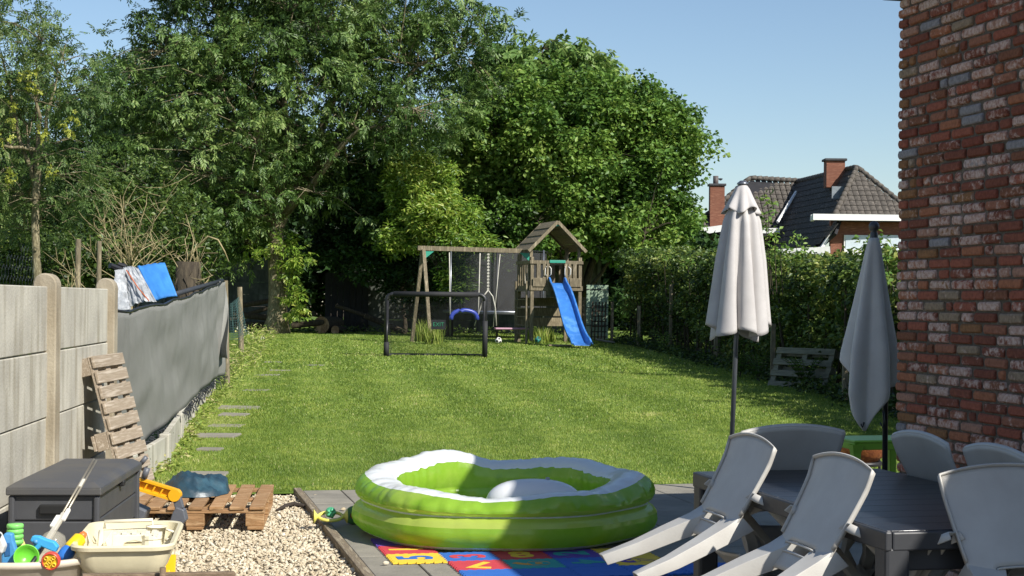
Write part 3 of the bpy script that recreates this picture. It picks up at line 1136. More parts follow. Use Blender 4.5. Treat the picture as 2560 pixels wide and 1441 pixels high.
def tuft(label, x, y, n, h, spread, mat, tint, name='grass_tuft', cat='grass tuft', group=None, bw=.008):
    a = nrs.uniform(0, 2 * math.pi, n)
    r = nrs.rand(n) ** .6 * spread
    bx, by = np.cos(a) * r, np.sin(a) * r
    hh = h * nrs.uniform(.45, 1.15, n)
    la = nrs.uniform(0, 2 * math.pi, n)
    ln = nrs.uniform(.05, .55, n) * hh
    wa = nrs.uniform(0, math.pi, n)
    wx, wy = np.cos(wa) * bw, np.sin(wa) * bw
    z0 = np.full(n, -.02)
    A = np.stack([bx - wx, by - wy, z0], 1)
    B = np.stack([bx + wx, by + wy, z0], 1)
    Mid = np.stack([bx + np.cos(la) * ln * .4, by + np.sin(la) * ln * .4, hh * .65], 1)
    C = np.stack([bx + np.cos(la) * ln, by + np.sin(la) * ln, hh], 1)
    v = np.stack([A, B, Mid + np.stack([wx, wy, wx * 0], 1) * .7, Mid - np.stack([wx, wy, wx * 0], 1) * .7, C], 1).reshape(-1, 3)
    k = np.arange(n)[:, None] * 5
    f = np.stack([k + np.array([[0, 1, 2]]), k + np.array([[0, 2, 3]]), k + np.array([[3, 2, 4]])], 1).reshape(-1, 3)
    t = np.repeat(np.clip(tint + nrs.normal(0, .18, n), 0, 1), 5)
    o = tri_mesh(name, v, f, t, mat)
    o.location = (x, y, lawn_z(x, y))
    if label:
        tag(o, label, cat, group)
    return o


for i, (px, Y) in enumerate([(1085, 39.6), (1058, 41.3), (1330, 41.9), (1352, 41.0), (1372, 41.6)]):
    tuft(['tall grass tuft at the front leg of the swing frame', 'tall grass tuft at the back leg of the swing frame', 'weedy grass tuft under the tower beside its left post',
          'weedy grass tuft in the middle under the tower deck', 'weedy grass tuft under the tower behind the slide'][i], P(px, 800, Y).x, Y, 120, .55 if i < 2 else .4, .22,
         M['grass'], .55, group='grass tufts round the play tower', bw=.012)

# weeds along the fence foot, one mass of ground cover
V, F, T = [], [], []
for y in np.arange(12.6, 44, .22):
    for k in range(2):
        if y < 24 and rng.random() < .45:
            continue
        x = bound_x(y) + (rng.uniform(.05, .2) if y < 24 else rng.uniform(-.3, .3))
        n = 16
        hh = rng.uniform(.05, .13) if y < 24 else rng.uniform(.15, .5)
        c = np.array([[x, y + rng.uniform(-.1, .1), lawn_z(0, y) + hh * .4]])
        v, f, t = broad(c, np.array([hh * .7]), n, .07 if y < 26 else .13, .02, np.array([rng.uniform(.3, .9)]), .2, flat=.2)
        F.append(f + sum(len(q) for q in V))
        V.append(v)
        T.append(t)
o = tri_mesh('weeds', np.concatenate(V), np.concatenate(F), np.concatenate(T), M['grass'])
tag(o, 'strip of weeds and wild grass along the left fence foot', 'weeds', kind='stuff')
V, F, T = [], [], []
for y in np.arange(14, 43, .25):
    for k in range(3):
        x = hedge_x(y) - rng.uniform(-.25, .3)
        hh = rng.uniform(.08, .3)
        c = np.array([[x, y + rng.uniform(-.1, .1), lawn_z(0, y) + hh * .4]])
        v, f, t = broad(c, np.array([hh * .8]), 20, .09, .04, np.array([rng.uniform(.1, .5)]), .2, flat=.3)
        F.append(f + sum(len(q) for q in V))
        V.append(v)
        T.append(t)
for x in np.arange(-8, 3.5, .2):
    y = 49.5 + rng.uniform(-.6, .5) - (0.8 if x > -5 else 0)
    c = np.array([[x, y, .5]])
    v, f, t = broad(c, np.array([.22]), 26, .13, .05, np.array([rng.uniform(.2, .7)]), .2, flat=.3)
    F.append(f + sum(len(q) for q in V))
    V.append(v)
    T.append(t)
o = tri_mesh('undergrowth', np.concatenate(V), np.concatenate(F), np.concatenate(T), LEAF_HEDGE)
tag(o, 'low weeds at the foot of the hedge and back fence', 'undergrowth', kind='stuff')

# oxeye daisies by the stake
WHITE_PETAL = leaf_mat('petal', [lin('#e9e6d6'), lin('#f2efe2'), lin('#e5d98a')], rough=.6, trans=.3)
c = np.array([P(px, py, Y) for px, py, Y in [(632, 838, 40), (645, 850, 39), (620, 828, 40), (655, 856, 39), (640, 842, 39.5), (610, 835, 38), (625, 850, 38), (650, 845, 40), (600, 825, 38)]])
root = thing('daisy_clump', 'clump of white and yellow daisies by the tall stake near the ash', 'flowers')
v, f, t = broad(c, np.full(len(c), .12), 7, .07, .06, np.full(len(c), .5), .4)
o = tri_mesh('flower_heads', v, f, t, WHITE_PETAL, root)
o['kind'] = 'stuff'
mb = MB()
for q in c:
    for k in range(4):
        mb.tube([(q[0] + rng.uniform(-.05, .05), q[1], .36), (q[0] + rng.uniform(-.1, .1), q[1], q[2])], [.006, .004], 4)
mb.build('stems', M['grass'], root)

# ================================================================ concrete panel fence on the left
WM = Matrix(((WALL_T.x, WALL_N.x, 0, WALL_O.x), (WALL_T.y, WALL_N.y, 0, WALL_O.y), (0, 0, 1, 0), (0, 0, 0, 1)))
fence = thing('concrete_fence', 'pale concrete panel fence with round topped posts on the left', 'fence')
fence.matrix_basis = WM
PW, PH, PITCH_S = 1.93, 0.378, 2.09
pm = MB()
pm.box((0, -.0225, 0), (PW + .06, .045, PH - .007))
panel_mesh = pm.mesh('panel', M['concrete'])
arc = [(-.0675 * math.cos(a), 1.515 + .07 * math.sin(a)) for a in np.linspace(math.pi, 0, 13)]
prof = [(-.0675, -.1)] + [(x, z) for x, z in arc][::1] + [(.0675, -.1)]
prof = [(.0675, -.1)] + [(.0675 * math.cos(a), 1.515 + .07 * math.sin(a)) for a in np.linspace(0, math.pi, 13)] + [(-.0675, -.1)]
pmb = MB()
n = len(prof)
vs = [(-.075, x - .02, z) for x, z in prof] + [(.075, x - .02, z) for x, z in prof]
fs = [tuple(range(n)), tuple(range(n, 2 * n))[::-1]] + [(i, n + i, n + (i + 1) % n, (i + 1) % n) for i in range(n)]
pmb.add(vs, fs)
post_mesh = pmb.mesh('post', M['concrete_post'])
for k in range(4):
    o = link('post', post_mesh, fence)
    o.location = (-.085 + k * PITCH_S, 0, 0)
    bv = o.modifiers.new('bevel', 'BEVEL')
    bv.width = .008
    bv.limit_method = 'ANGLE'
    if k < 3:
        for r in range(4):
            o = link('panel', panel_mesh, fence)
            o.location = (-.085 + (k + .5) * PITCH_S, rng.uniform(-.003, .003), PH * (r + .5))
            bv = o.modifiers.new('bevel', 'BEVEL')
            bv.width = .005
            bv.limit_method = 'ANGLE'

# chicken wire rising behind the fence
wire_m = surf('galvanised_wire', lin('#4f555a'), lin('#3a3f43'), rough=.5, metal=.5)
mb = MB()
for i in range(30):
    for j in range(7):
        x = -.05 + i * .085
        z = 1.36 + j * .062
        top = 1.72 - .05 * i * .085 + .03 * math.sin(i * .4)
        if z > top:
            continue
        for dx, dz in ((.0425, .03), (-.0425, .03)):
            a = Vector((x + (j % 2) * .0425, -.30, z))
            mb.tube([a, a + Vector((dx, 0, dz))], .0009, 3, cap=False)
        a = Vector((x + (j % 2) * .0425, -.30, z))
        mb.tube([a, a + Vector((0, 0, -.032))], .0009, 3, cap=False)
o = mb.build('chicken_wire', wire_m)
o.matrix_world = WM @ Matrix.Translation((1.1, 0, 0))
tag(o, 'low chicken wire netting standing above the concrete fence', 'wire netting')

for lab, px, y0, Y, r in [('round timber stake behind the fence by the dry stalks', 194, 598, 23, .045), ('slim timber stake behind the fence left of the bare shrub', 247, 603, 25, .04)]:
    a = P(px, y0, Y)
    o = MB().tube([(0, 0, 0), (.01, 0, a.z)], [r, r * .9], 9).build('garden_stake', M['wood_play'], None, smooth=False)
    o.location = (a.x, a.y, 0.0)
    tag(o, lab, 'stake', 'stakes in the neighbouring garden')

# ---- concrete edging plates along the lawn
edging = thing('concrete_edging', 'low concrete edging plates stepping along the lawn below the shade cloth', 'edging')
KP = [(-2.87, 11.9), (-3.02, 14.0), (-3.36, 16.2), (-3.68, 18.4), (-3.98, 20.6), (-4.26, 22.8)]
for (x0, y0), (x1, y1) in zip(KP[:-1], KP[1:]):
    a, c = Vector((x0, y0, 0)), Vector((x1, y1, 0))
    d = (c - a).normalized()
    zb = lawn_z(0, (y0 + y1) / 2)
    MB().beam(a + d * .07 + Vector((0, 0, zb + .07)), c - d * .07 + Vector((0, 0, zb + .07)), .05, .34).build('plate', M['concrete'], edging, bevel=.006)
    MB().box((x1, y1, zb + .08), (.09, .11, .36)).build('post', M['concrete'], edging, bevel=.012)

# ---- grey shade cloth
cloth_m = surf('grey_shade_cloth', lin('#83837d'), lin('#7d7d77'), c3=lin('#898983'), rough=.85, scale=1.5, bump=.25, bscale=120, trans=.12, stretch=(.6, .6, 1))
T0, T1, B0, B1 = P(272, 780, 11.45), P(549, 703, 22.6), P(276, 1172, 11.45), P(546, 938, 22.6)


def cloth_fn(u, v):
    t = T0.lerp(T1, u)
    b_ = B0.lerp(B1, u)
    t = t + Vector((0, 0, -.035 * abs(math.sin(u * math.pi * 5)) - .05 * math.sin(math.pi * u)))
    p = b_.lerp(t, v)
    d = (T1 - T0).normalized()
    nrm = Vector((d.y, -d.x, 0))
    fold = .03 * math.sin(7 * v + 16 * u + 2 * math.sin(5 * u)) * (1 - v * .6) * .7 + .03 * mnoise.noise(Vector((u * 9 - v * 3, v * 3 + u * 4, 2)))
    fold += .02 * mnoise.noise(Vector((u * 40, v * 2, 6))) * v
    if u > .9:
        fold += .05 * math.sin((u - .9) * 90) * (u - .9) * 10
    return p + nrm * (fold + .03)


sc_root = thing('shade_cloth', 'grey shade cloth screen stretched along the left of the lawn', 'shade cloth')
MB().grid(cloth_fn, 110, 24).build('cloth', cloth_m, sc_root, smooth=True, solid=.002)
top_rail = [cloth_fn(u, 1.0) + Vector((0, 0, .01)) for u in np.linspace(0, 1, 14)]
MB().tube(top_rail, .012, 6).build('rope', M['black_metal'], sc_root, smooth=True)
pa, pb = P(430, 738, 18), P(556, 702, 23.2)
MB().tube([pa, pb], .03, 8).build('rail', surf('dark_grey_pipe', lin('#3b3d40'), lin('#303235'), rough=.5), sc_root, smooth=True)
# cloth end folded round the last post and hanging free
Q = [P(548, 703, 22.6), P(562, 712, 23.0), P(586, 825, 22.2), P(574, 893, 22.0), P(546, 893, 22.5)]


def flap_fn(u, v):
    top = Q[0].lerp(Q[1], u)
    bot = Q[4].lerp(Q[3], u)
    p = top.lerp(bot, v)
    bulge = math.sin(math.pi * min(1, v * 1.15)) * .06 * u
    return p + Vector((bulge * .8 + .02 * math.sin(u * 9 + v * 3), -.03 - .05 * math.sin(u * 8.0) * v, -.02 * u))


MB().grid(flap_fn, 18, 18).build('flap', cloth_m, sc_root, smooth=True, solid=.002)
# ragged dark netting along the lower hem
net_dark = surf('black_net', lin('#1f2226'), lin('#33373c'), rough=.9, scale=20)
mb = MB()
for i in range(230):
    u = rng.random()
    p = cloth_fn(u, 0) + Vector((.0, 0, -.01))
    q = p + Vector((rng.uniform(-.05, .09), rng.uniform(-.12, .12), rng.uniform(-.13, .0)))
    mb.tube([p, p.lerp(q, .5) + Vector((.02, 0, .01)), q], .005, 3, cap=False)
mb.build('frayed_net', net_dark, sc_root)['kind'] = 'stuff'

for lab, px, y0, y1, Y, r in [('timber stake at the end of the shade cloth', 563, 702, 870, 24.4, .045), ('free standing timber stake beyond the shade cloth', 599, 718, 838, 31, .055)]:
    a, c = P(px, y0, Y), P(px + 6, y1, Y)
    o = MB().tube([(c.x - a.x, 0, lawn_z(0, Y) - .1), (0, 0, a.z)], [r, r * .92], 10).build('fence_stake', M['wood_play'], None)
    o.location = (a.x, a.y, 0)
    tag(o, lab, 'stake', 'stakes along the fence line')

# green pea netting slung beside the free stake
mb = MB()
green_wire = surf('green_netting', lin('#3c5a58'), lin('#2d4744'), rough=.7)
A, B_, C_ = P(575, 760, 29), P(598, 742, 31), P(618, 835, 31)
for i in range(16):
    t = i / 15
    p = A.lerp(B_, t)
    q = P(575, 850, 29).lerp(C_, t)
    mb.tube([p, p.lerp(q, .5) + Vector((.03 * math.sin(i), 0, -.05)), q], .004, 3, cap=False)
    p2, q2 = A.lerp(P(575, 850, 29), t), B_.lerp(C_, t)
    mb.tube([p2, p2.lerp(q2, .5) + Vector((0, 0, -.06)), q2], .004, 3, cap=False)
tag(mb.build('garden_net', green_wire), 'loose green garden netting hung beside the free standing stake', 'netting')

# ---- blue mat and clear plastic sheet propped behind the shade cloth
blue_m = surf('blue_foam', lin('#3d86cf'), lin('#3577bf'), rough=.6, scale=3, bump=.05)
cr = [P(343, 668, 16.0), P(412, 659, 16.0), P(443, 740, 15.6), P(385, 752, 15.6)]


def quad_sheet(c, bend=.03, nu=12, nv=12, wr=0.0, seedk=0):
    def fn(u, v):
        p = c[0].lerp(c[1], u).lerp(c[3].lerp(c[2], u), v)
        nrm = (c[1] - c[0]).cross(c[3] - c[0]).normalized()
        w = bend * math.sin(math.pi * u) + wr * mnoise.noise(Vector((u * 9 + seedk, v * 4, seedk))) + wr * .7 * mnoise.noise(Vector((u * 22, v * 7 + seedk, 4)))
        return p - nrm * w
    return MB().grid(fn, nu, nv)


o = quad_sheet(cr, .008, wr=.012).build('blue_mat', blue_m, None, smooth=True, solid=.02)
tag(o, 'bright blue foam mat leaning behind the grey shade cloth', 'mat')
plast = surf('clear_plastic_sheet', lin('#d5d8da'), lin('#b9bdc0'), c3=lin('#e6e8ea'), rough=.28, scale=7, trans=.45, spec=.6, bump=.2, bscale=16)
pr_ = thing('plastic_sheet', 'crinkled silvery plastic sheet draped beside the blue mat', 'plastic sheet')
c1 = [P(300, 678, 15.8), P(345, 670, 15.8), P(392, 756, 15.4), P(322, 770, 15.4)]
c0 = [P(286, 676, 15.6), P(302, 676, 15.8), P(326, 775, 15.3), P(280, 780, 15.3)]
quad_sheet(c1, .04, 40, 30, .022, 3).build('sheet', plast, pr_, smooth=True, solid=.003)
quad_sheet(c0, .05, 30, 30, .03, 8).build('fold', plast, pr_, smooth=True, solid=.003)
mb = MB()
mb.tube([P(275, 664, 15.8), P(305, 676, 15.9)], .03, 8)
mb.tube([P(296, 661, 15.9), P(316, 668, 15.9)], .025, 8)
mb.build('clamp', M['black_metal'], pr_)
mb = MB()
mb.tube([P(316, 676, 15.7), P(345, 720, 15.45), P(372, 752, 15.3)], .006, 5)
mb.build('cord', surf('orange_cord', lin('#c46a3a'), lin('#a8552c'), rough=.7), pr_)


# ================================================================ pallets
def pallet(name, label, mat, L, W, nboards, bw, three_skids=True, M4=None, group=None, gap_boards=(), tb=.02, hh=.144, skid_side=True):
    """local frame: boards run along x (length L), spread along y (width W), top faces +z"""
    root = thing(name, label, 'pallet', group)
    root.matrix_basis = M4
    for i in range(nboards):
        if i in gap_boards:
            continue
        y = -W / 2 + bw / 2 + (W - bw) * i / (nboards - 1)
        o = MB().box((0, 0, 0), (L, bw * rng.uniform(.95, 1.03), tb)).build('deck_board', mat, root, bevel=.004)
        o.location = (rng.uniform(-.006, .006), y, hh - tb / 2)
        o.rotation_euler = (rng.uniform(-.01, .01), 0, rng.uniform(-.008, .008))
    for x in (-L / 2 + .06, 0, L / 2 - .06):
        o = MB().box((x, 0, hh - tb - .0115), (.10, W, .021)).build('stringer_board', mat, root, bevel=.003)
        for y in (-W / 2 + .06, 0, W / 2 - .06):
            MB().box((x, y, .02 + (hh - tb - .023 - .02) / 2), (.098, .115, hh - tb - .023 - .021)).build('block', mat, root, bevel=.004)
    for y in (-W / 2 + .055, 0, W / 2 - .055):
        MB().box((0, y, .01), (L, .10, .019)).build('skid_board', mat, root, bevel=.003)
    return root


# lying pallet: boards run away from the camera
rz = math.atan2(1.0, -.10)
Mp = Matrix.Translation((-2.03, 10.62, 0.0)) @ Matrix.Rotation(rz, 4, 'Z')
pallet('pallet', 'brown wooden pallet lying flat on the pale gravel', M['wood_new'], 1.22, .86, 7, .092, M4=Mp)

# pallet leaning on the fence end, boards seen side on
ax = Vector((0.03, 1.0, 0)).normalized()                       # along the boards
lean = math.radians(15)
upv = Vector((-math.sin(lean), 0, math.cos(lean)))
upv = (upv - ax * upv.dot(ax)).normalized()
nz = ax.cross(upv).normalized()                               # deck faces into the garden
base_c = Vector((-2.43, 10.6, 0.0))
ctr = base_c + upv * .55
Ml = Matrix(((ax.x, upv.x, nz.x, ctr.x), (ax.y, upv.y, nz.y, ctr.y), (ax.z, upv.z, nz.z, ctr.z), (0, 0, 0, 1)))
pallet('pallet', 'grey weathered pallet leaning upright against the concrete fence', M['wood_pale'], .70, 1.10, 11, .08, M4=Ml @ Matrix.Translation((0, 0, -.1)))

# whitish pallet in the hedge shade
axw = (Vector((4.78, 24.1, 0)) - Vector((4.02, 25.1, 0))).normalized()
lean = math.radians(20)
nw = Vector((axw.y, -axw.x, 0))
if nw.dot(Vector((-1, -1, 0))) < 0:
    nw = -nw
upw = (Vector((0, 0, 1)) * math.cos(lean) - nw * math.sin(lean)).normalized()
nzw = axw.cross(upw).normalized()
if nzw.dot(nw) < 0:
    axw = -axw
    nzw = axw.cross(upw).normalized()
cw = Vector((4.48, 24.7, lawn_z(0, 24.5) - .06)) + upw * .33
Mw = Matrix(((axw.x, upw.x, nzw.x, cw.x), (axw.y, upw.y, nzw.y, cw.y), (axw.z, upw.z, nzw.z, cw.z), (0, 0, 0, 1)))
M['wood_white'] = surf('whitewashed_pallet_wood', lin('#817e6c'), lin('#646252'), rough=.9, scale=6, stretch=(1, 8, 8), bump=.2)
pallet('pallet', 'whitish pallet leaning in the dark hedge, half overgrown', M['wood_white'], 1.2, .66, 4, .10, M4=Mw)


# ================================================================ storage box and things around it
box_dir = Vector((-.068, .9977, 0))
box_m = plastic('anthracite_plastic', lin('#47484b'), .5, .85)
Bm = Matrix(((box_dir.y, box_dir.x, 0, -2.155), (-box_dir.x, box_dir.y, 0, 7.57), (0, 0, 1, 0), (0, 0, 0, 1)))
sb = thing('storage_box', 'dark grey plastic garden storage box beside the concrete fence', 'storage box')
sb.matrix_basis = Bm
bw_, bl_ = .42, 1.16
mb = MB()
zs = [0, .10, .105, .115, .12, .245, .25, .26, .265, .385, .39, .40, .405, .51]
for z0, z1 in [(0, .115), (.122, .25), (.257, .385), (.392, .51)]:
    s0 = .012 * (1 - z0 / .51)
    mb.box((0, bl_ / 2, (z0 + z1) / 2), (bw_ - .02 - 2 * s0, bl_ - .02 - 2 * s0, z1 - z0))
mb.box((0, bl_ / 2, .255), (bw_ - .05, bl_ - .05, .5))
mb.build('body', box_m, sb, bevel=.006)
for x in (-bw_ / 2 + .012, bw_ / 2 - .012):
    for y in (.012, bl_ - .012):
        MB().box((x, y, .255), (.03, .03, .51)).build('corner', box_m, sb, bevel=.01)
mb = MB()
poly = [(-bw_ / 2 - .012, -.015), (bw_ / 2 + .012, -.015), (bw_ / 2 + .012, bl_ + .015), (-bw_ / 2 - .012, bl_ + .015)]
mb.prism(poly, .512, .548)
vs = [(-bw_ / 2 - .012, -.015, .548), (bw_ / 2 + .012, -.015, .548), (bw_ / 2 + .012, bl_ + .015, .548), (-bw_ / 2 - .012, bl_ + .015, .548),
      (-bw_ / 2 + .03, .03, .574), (bw_ / 2 - .03, .03, .574), (bw_ / 2 - .03, bl_ - .03, .574), (-bw_ / 2 + .03, bl_ - .03, .574)]
mb.add(vs, [(4, 5, 6, 7), (0, 1, 5, 4), (1, 2, 6, 5), (2, 3, 7, 6), (3, 0, 4, 7)])
lid_m = surf('dusty_anthracite_plastic', lin('#4a4a4b'), lin('#5a564e'), rough=.55, scale=3, bump=.05, lo=.45, hi=.75)
mb.build('lid', lid_m, sb, bevel=.006)
MB().box((0, .004, .445), (.135, .03, .045)).build('handle', surf('recess_shade_black', (.006, .006, .006), (.01, .01, .01), rough=.8), sb, bevel=.006)  # near-black block; the shade of a grip recess is put into its colour
MB().box((bw_ / 2 + .0, .62, .50), (.03, .05, .03)).build('latch', surf('black_latch', (.01, .01, .01), (.015, .015, .015), rough=.6), sb, bevel=.006)

# dark teal cover bundled on the pallet
cov = surf('dark_teal_cover', lin('#2a4552'), lin('#213743'), c3=lin('#365562'), rough=.42, scale=4, bump=.2, bscale=18, spec=.6)


def cover_fn(u, v):
    an = u * 2 * math.pi
    r = 1 - v
    x = math.cos(an) * r * .225
    y = math.sin(an) * r * .30
    h = .115 * (1 - r ** 2.6) ** .6
    h *= 1 + .25 * math.cos(an - 2.4) * r
    n1 = mnoise.noise(Vector((x * 5, y * 4, 1.7))) * .05 - abs(mnoise.noise(Vector((x * 9 + y * 5, y * 7 - x * 3, 3)))) * .045 + .02 - abs(mnoise.noise(Vector((x * 20, y * 16 + x * 9, 8)))) * .03
    return (x * (1 + .2 * mnoise.noise(Vector((math.cos(an) * 2, math.sin(an) * 2, 3)))), y, max(.0, h + n1 * (1 if v > .04 else 0)))


o = MB().grid(cover_fn, 72, 26, closed_u=True).build('folded_cover', cov, None, smooth=True)
cp = P(487, 1236, 10.75)
o.location = (cp.x, cp.y, .148)
o.rotation_euler = (0, 0, .2)
tag(o, 'crumpled dark teal rain cover lying on the flat pallet', 'rain cover')

# toy digger arm sticking out behind the box
yel = plastic('yellow_toy_plastic', lin('#e5a91c'), .4, .92)
gry = plastic('grey_toy_plastic', lin('#5d6067'), .45, .9)
dg = thing('toy_digger', 'yellow toy digger arm with grey bucket behind the storage box', 'toy digger')
Yd = 9.35
a0, a1, a2 = P(340, 1208, Yd), P(438, 1238, Yd), P(446, 1268, Yd)


def truss(mb, p, q, h, w, n=5):
    d = (q - p)
    upn = Vector((0, 0, 1))
    for s in (-1, 1):
        mb.beam(p + upn * h / 2 * s, q + upn * h / 2 * s, w, .014)
    for i in range(n + 1):
        t = i / n
        x = p.lerp(q, t)
        mb.beam(x - upn * h / 2, (p.lerp(q, min(1, t + .7 / n)) if i < n else x) + upn * h / 2, w * .8, .009, up=(1, 0, 0))


mb = MB()
truss(mb, a0, a1, .062, .05, 5)
mb.box((a0 + a1) / 2, (.001, .001, .001))
md = (a0 + a1) / 2
mb.slab([a0 + Vector((0, .0, -.03)), a1 + Vector((0, .0, -.03)), a1 + Vector((0, 0, .03)), a0 + Vector((0, 0, .03))], .006)
mb.tube([a1 + Vector((0, -.03, 0)), a1 + Vector((0, .03, 0))], .036, 16)
mb.build('boom', yel, dg, bevel=.003)
mb = MB()
mb.beam(a1 + Vector((0.006, 0, 0)), a2 + Vector((0.01, 0, -.01)), .04, .05, up=(1, 0, 0))
bk = P(447, 1290, Yd)
mb.prism([(-.05, -.045), (.02, -.055), (.05, -.02), (.035, .04), (-.01, .055), (-.03, .02)], -.04, .04, Matrix.Translation(bk) @ Matrix.Rotation(math.pi / 2, 4, 'X'))
mb.build('bucket', gry, dg, bevel=.006)
mb = MB()
mb.tube([a0 + Vector((.05, -.02, .03)), a0 + Vector((.07, -.02, .09))], .018, 10)
mb.tube([P(352, 1160, Yd), P(366, 1143, Yd)], .014, 10)
mb.tube([P(345, 1190, Yd), P(352, 1160, Yd)], .010, 8)
mb.build('handle', gry, dg, smooth=True)
mb = MB()
mb.prism([(-.12, 0), (.10, 0), (.12, .06), (-.02, .12), (-.12, .10)], -.07, .07, Matrix.Translation((a0.x - .06, Yd + .08, .144)) @ Matrix.Rotation(math.pi / 2, 4, 'X'))
mb.build('base', gry, dg, bevel=.01)
mb = MB()
q = [P(352, 1272, 9.2), P(383, 1296, 9.0), P(408, 1304, 9.0), P(352, 1330, 9.0)]
mb.prism([(-.10, 0), (.10, 0), (.08, .10), (-.10, .16)], -.05, .05, Matrix.Translation((P(372, 1300, 8.9).x, 8.95, 0.0)) @ Matrix.Rotation(math.pi / 2, 4, 'X') @ Matrix.Scale(1.0, 4))
o = mb.build('toy_crate', plastic('cream_plastic', lin('#e9dfc0'), .45), None, bevel=.01)
tag(o, 'small cream plastic crate between the storage box and the flat pallet', 'crate')


# ================================================================ back fence, logs
bf = thing('back_fence', 'weathered concrete fence darkened for the shade behind the ash', 'fence')
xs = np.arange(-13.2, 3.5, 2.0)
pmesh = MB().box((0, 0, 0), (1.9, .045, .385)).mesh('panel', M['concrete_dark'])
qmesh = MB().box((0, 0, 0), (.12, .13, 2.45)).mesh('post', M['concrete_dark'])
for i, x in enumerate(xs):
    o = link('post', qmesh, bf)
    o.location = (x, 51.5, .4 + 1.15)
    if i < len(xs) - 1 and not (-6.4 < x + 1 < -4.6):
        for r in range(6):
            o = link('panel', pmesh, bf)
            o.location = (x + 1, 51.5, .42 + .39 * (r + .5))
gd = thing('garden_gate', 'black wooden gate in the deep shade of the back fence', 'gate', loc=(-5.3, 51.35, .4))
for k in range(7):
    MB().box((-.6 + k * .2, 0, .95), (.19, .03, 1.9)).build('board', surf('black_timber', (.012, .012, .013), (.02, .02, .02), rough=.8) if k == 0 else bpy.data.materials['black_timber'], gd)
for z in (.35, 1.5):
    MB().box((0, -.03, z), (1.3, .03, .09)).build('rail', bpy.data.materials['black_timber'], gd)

log_end = surf('sawn_wood', lin('#9c7f5c'), lin('#7c6144'), c3=lin('#ac9270'), rough=.85, scale=5)


def log(label, p, d, r, L, group='cut logs under the trees'):
    root = thing('log', label, 'log', group)
    root.location = p
    d = Vector(d).normalized()
    n = 14
    mb = MB()
    mb.tube([Vector(), d * L * .5, d * L], [r, r * .97, r * .93], n, cap=False)
    mb.build('bark', M['bark_dark'], root, smooth=True)
    s = d.cross(Vector((0, 0, 1))).normalized()
    u = s.cross(d)
    for nm, c in (('cut_end', Vector()), ('cut_end', d * L)):
        MB().add([c + (s * math.cos(2 * math.pi * k / n) + u * math.sin(2 * math.pi * k / n)) * r * (1 if c.length == 0 else .93) for k in range(n)], [tuple(range(n))]).build(nm, log_end, root)


q = P(803, 805, 48.9)
log('thick sawn log with round pale end left of the black gate', (q.x, q.y, .39 + .27), (.35, 1, 0), .27, 1.1)
q = P(838, 822, 48.7)
log('small sawn log lying right of the thick log', (q.x, q.y, .39 + .13), (.2, 1, .0), .13, .8)
for i, (px, py, L, rz_, r) in enumerate([(740, 790, 1.2, .1, .09), (640, 785, 1.4, -.2, .10), (665, 765, 1.5, .3, .08), (650, 815, 1.6, .05, .11), (770, 815, 1.0, .2, .1), (625, 800, 1.2, .5, .07), (900, 745 + 20, 1.5, -.5, .06), (965, 790, 1.3, -.6, .09)]):
    q = P(px, py, 48.8)
    log(['thin log across the top of the pile right of the ash trunk', 'log in the shaded pile left of the ash trunk', 'upper log in the shaded pile left of the ash trunk',
         'lowest log in the pile left of the ash trunk', 'log lying between ash trunk and thick sawn log', 'leaning branch left of the ash trunk', 'bare branch leaning near the black gate',
         'broken branch leaning left of the goal'][i], (q.x - L / 2, q.y, max(.48, q.z)), (1, .15, math.tan(rz_) * .6), r, L)
# bare hanging branch above the shade cloth end
mb = MB()
mb.tube([P(520, 592, 30), P(545, 600, 30), P(562, 630, 30), P(572, 655, 30)], [.02, .018, .014, .008], 6)
mb.tube([P(520, 592, 30), P(470, 640, 31), P(440, 700, 31)], [.02, .025, .03], 6)
tag(mb.build('dead_branch', M['twig'], None, smooth=True), 'dead branch curving down above the end of the shade cloth', 'branch')


# ================================================================ brick house beyond the hedge
hs = thing('neighbour_house', 'red brick house with grey tiled roof beyond the hedge', 'house')
tile_m = surf('grey_brown_roof_tile', lin('#5a544c'), lin('#48433d'), c3=lin('#6a635a'), rough=.85, scale=8, bump=.2, objrand=.13)
under = surf('dark_roof_felt', lin('#26262a'), lin('#1c1c20'), rough=.9)
R_AP = Vector((13.98, 65, 7.0))
R2 = Vector((12.95, 73.5, 7.0))
EL = Vector((12.62, 62.7, 4.92))
ER = Vector((15.9, 62.9, 4.92))
BL_near = Vector((11.95, 64.0, 3.55))
BL_far = Vector((11.2, 72.0, 3.55))


def roof_face(name, poly, mat, t=.12):
    return MB().slab([Vector(p) - Vector((0, 0, .13)) for p in poly], t).build(name, mat, hs)


def pt_in(poly, x, y):
    ins = False
    n = len(poly)
    for i in range(n):
        x1, y1 = poly[i]
        x2, y2 = poly[(i + 1) % n]
        if (y1 > y) != (y2 > y) and x < (x2 - x1) * (y - y1) / (y2 - y1) + x1:
            ins = not ins
    return ins


tile_cache = MB()
tile_cache.grid(lambda u, v: ((u - .5) * .235, (v - .5) * .33, .018 + .03 * math.sin(math.pi * u) ** 1.0 - .028 * v), 4, 1)
tile_mesh = tile_cache.mesh('roof_tile', tile_m)


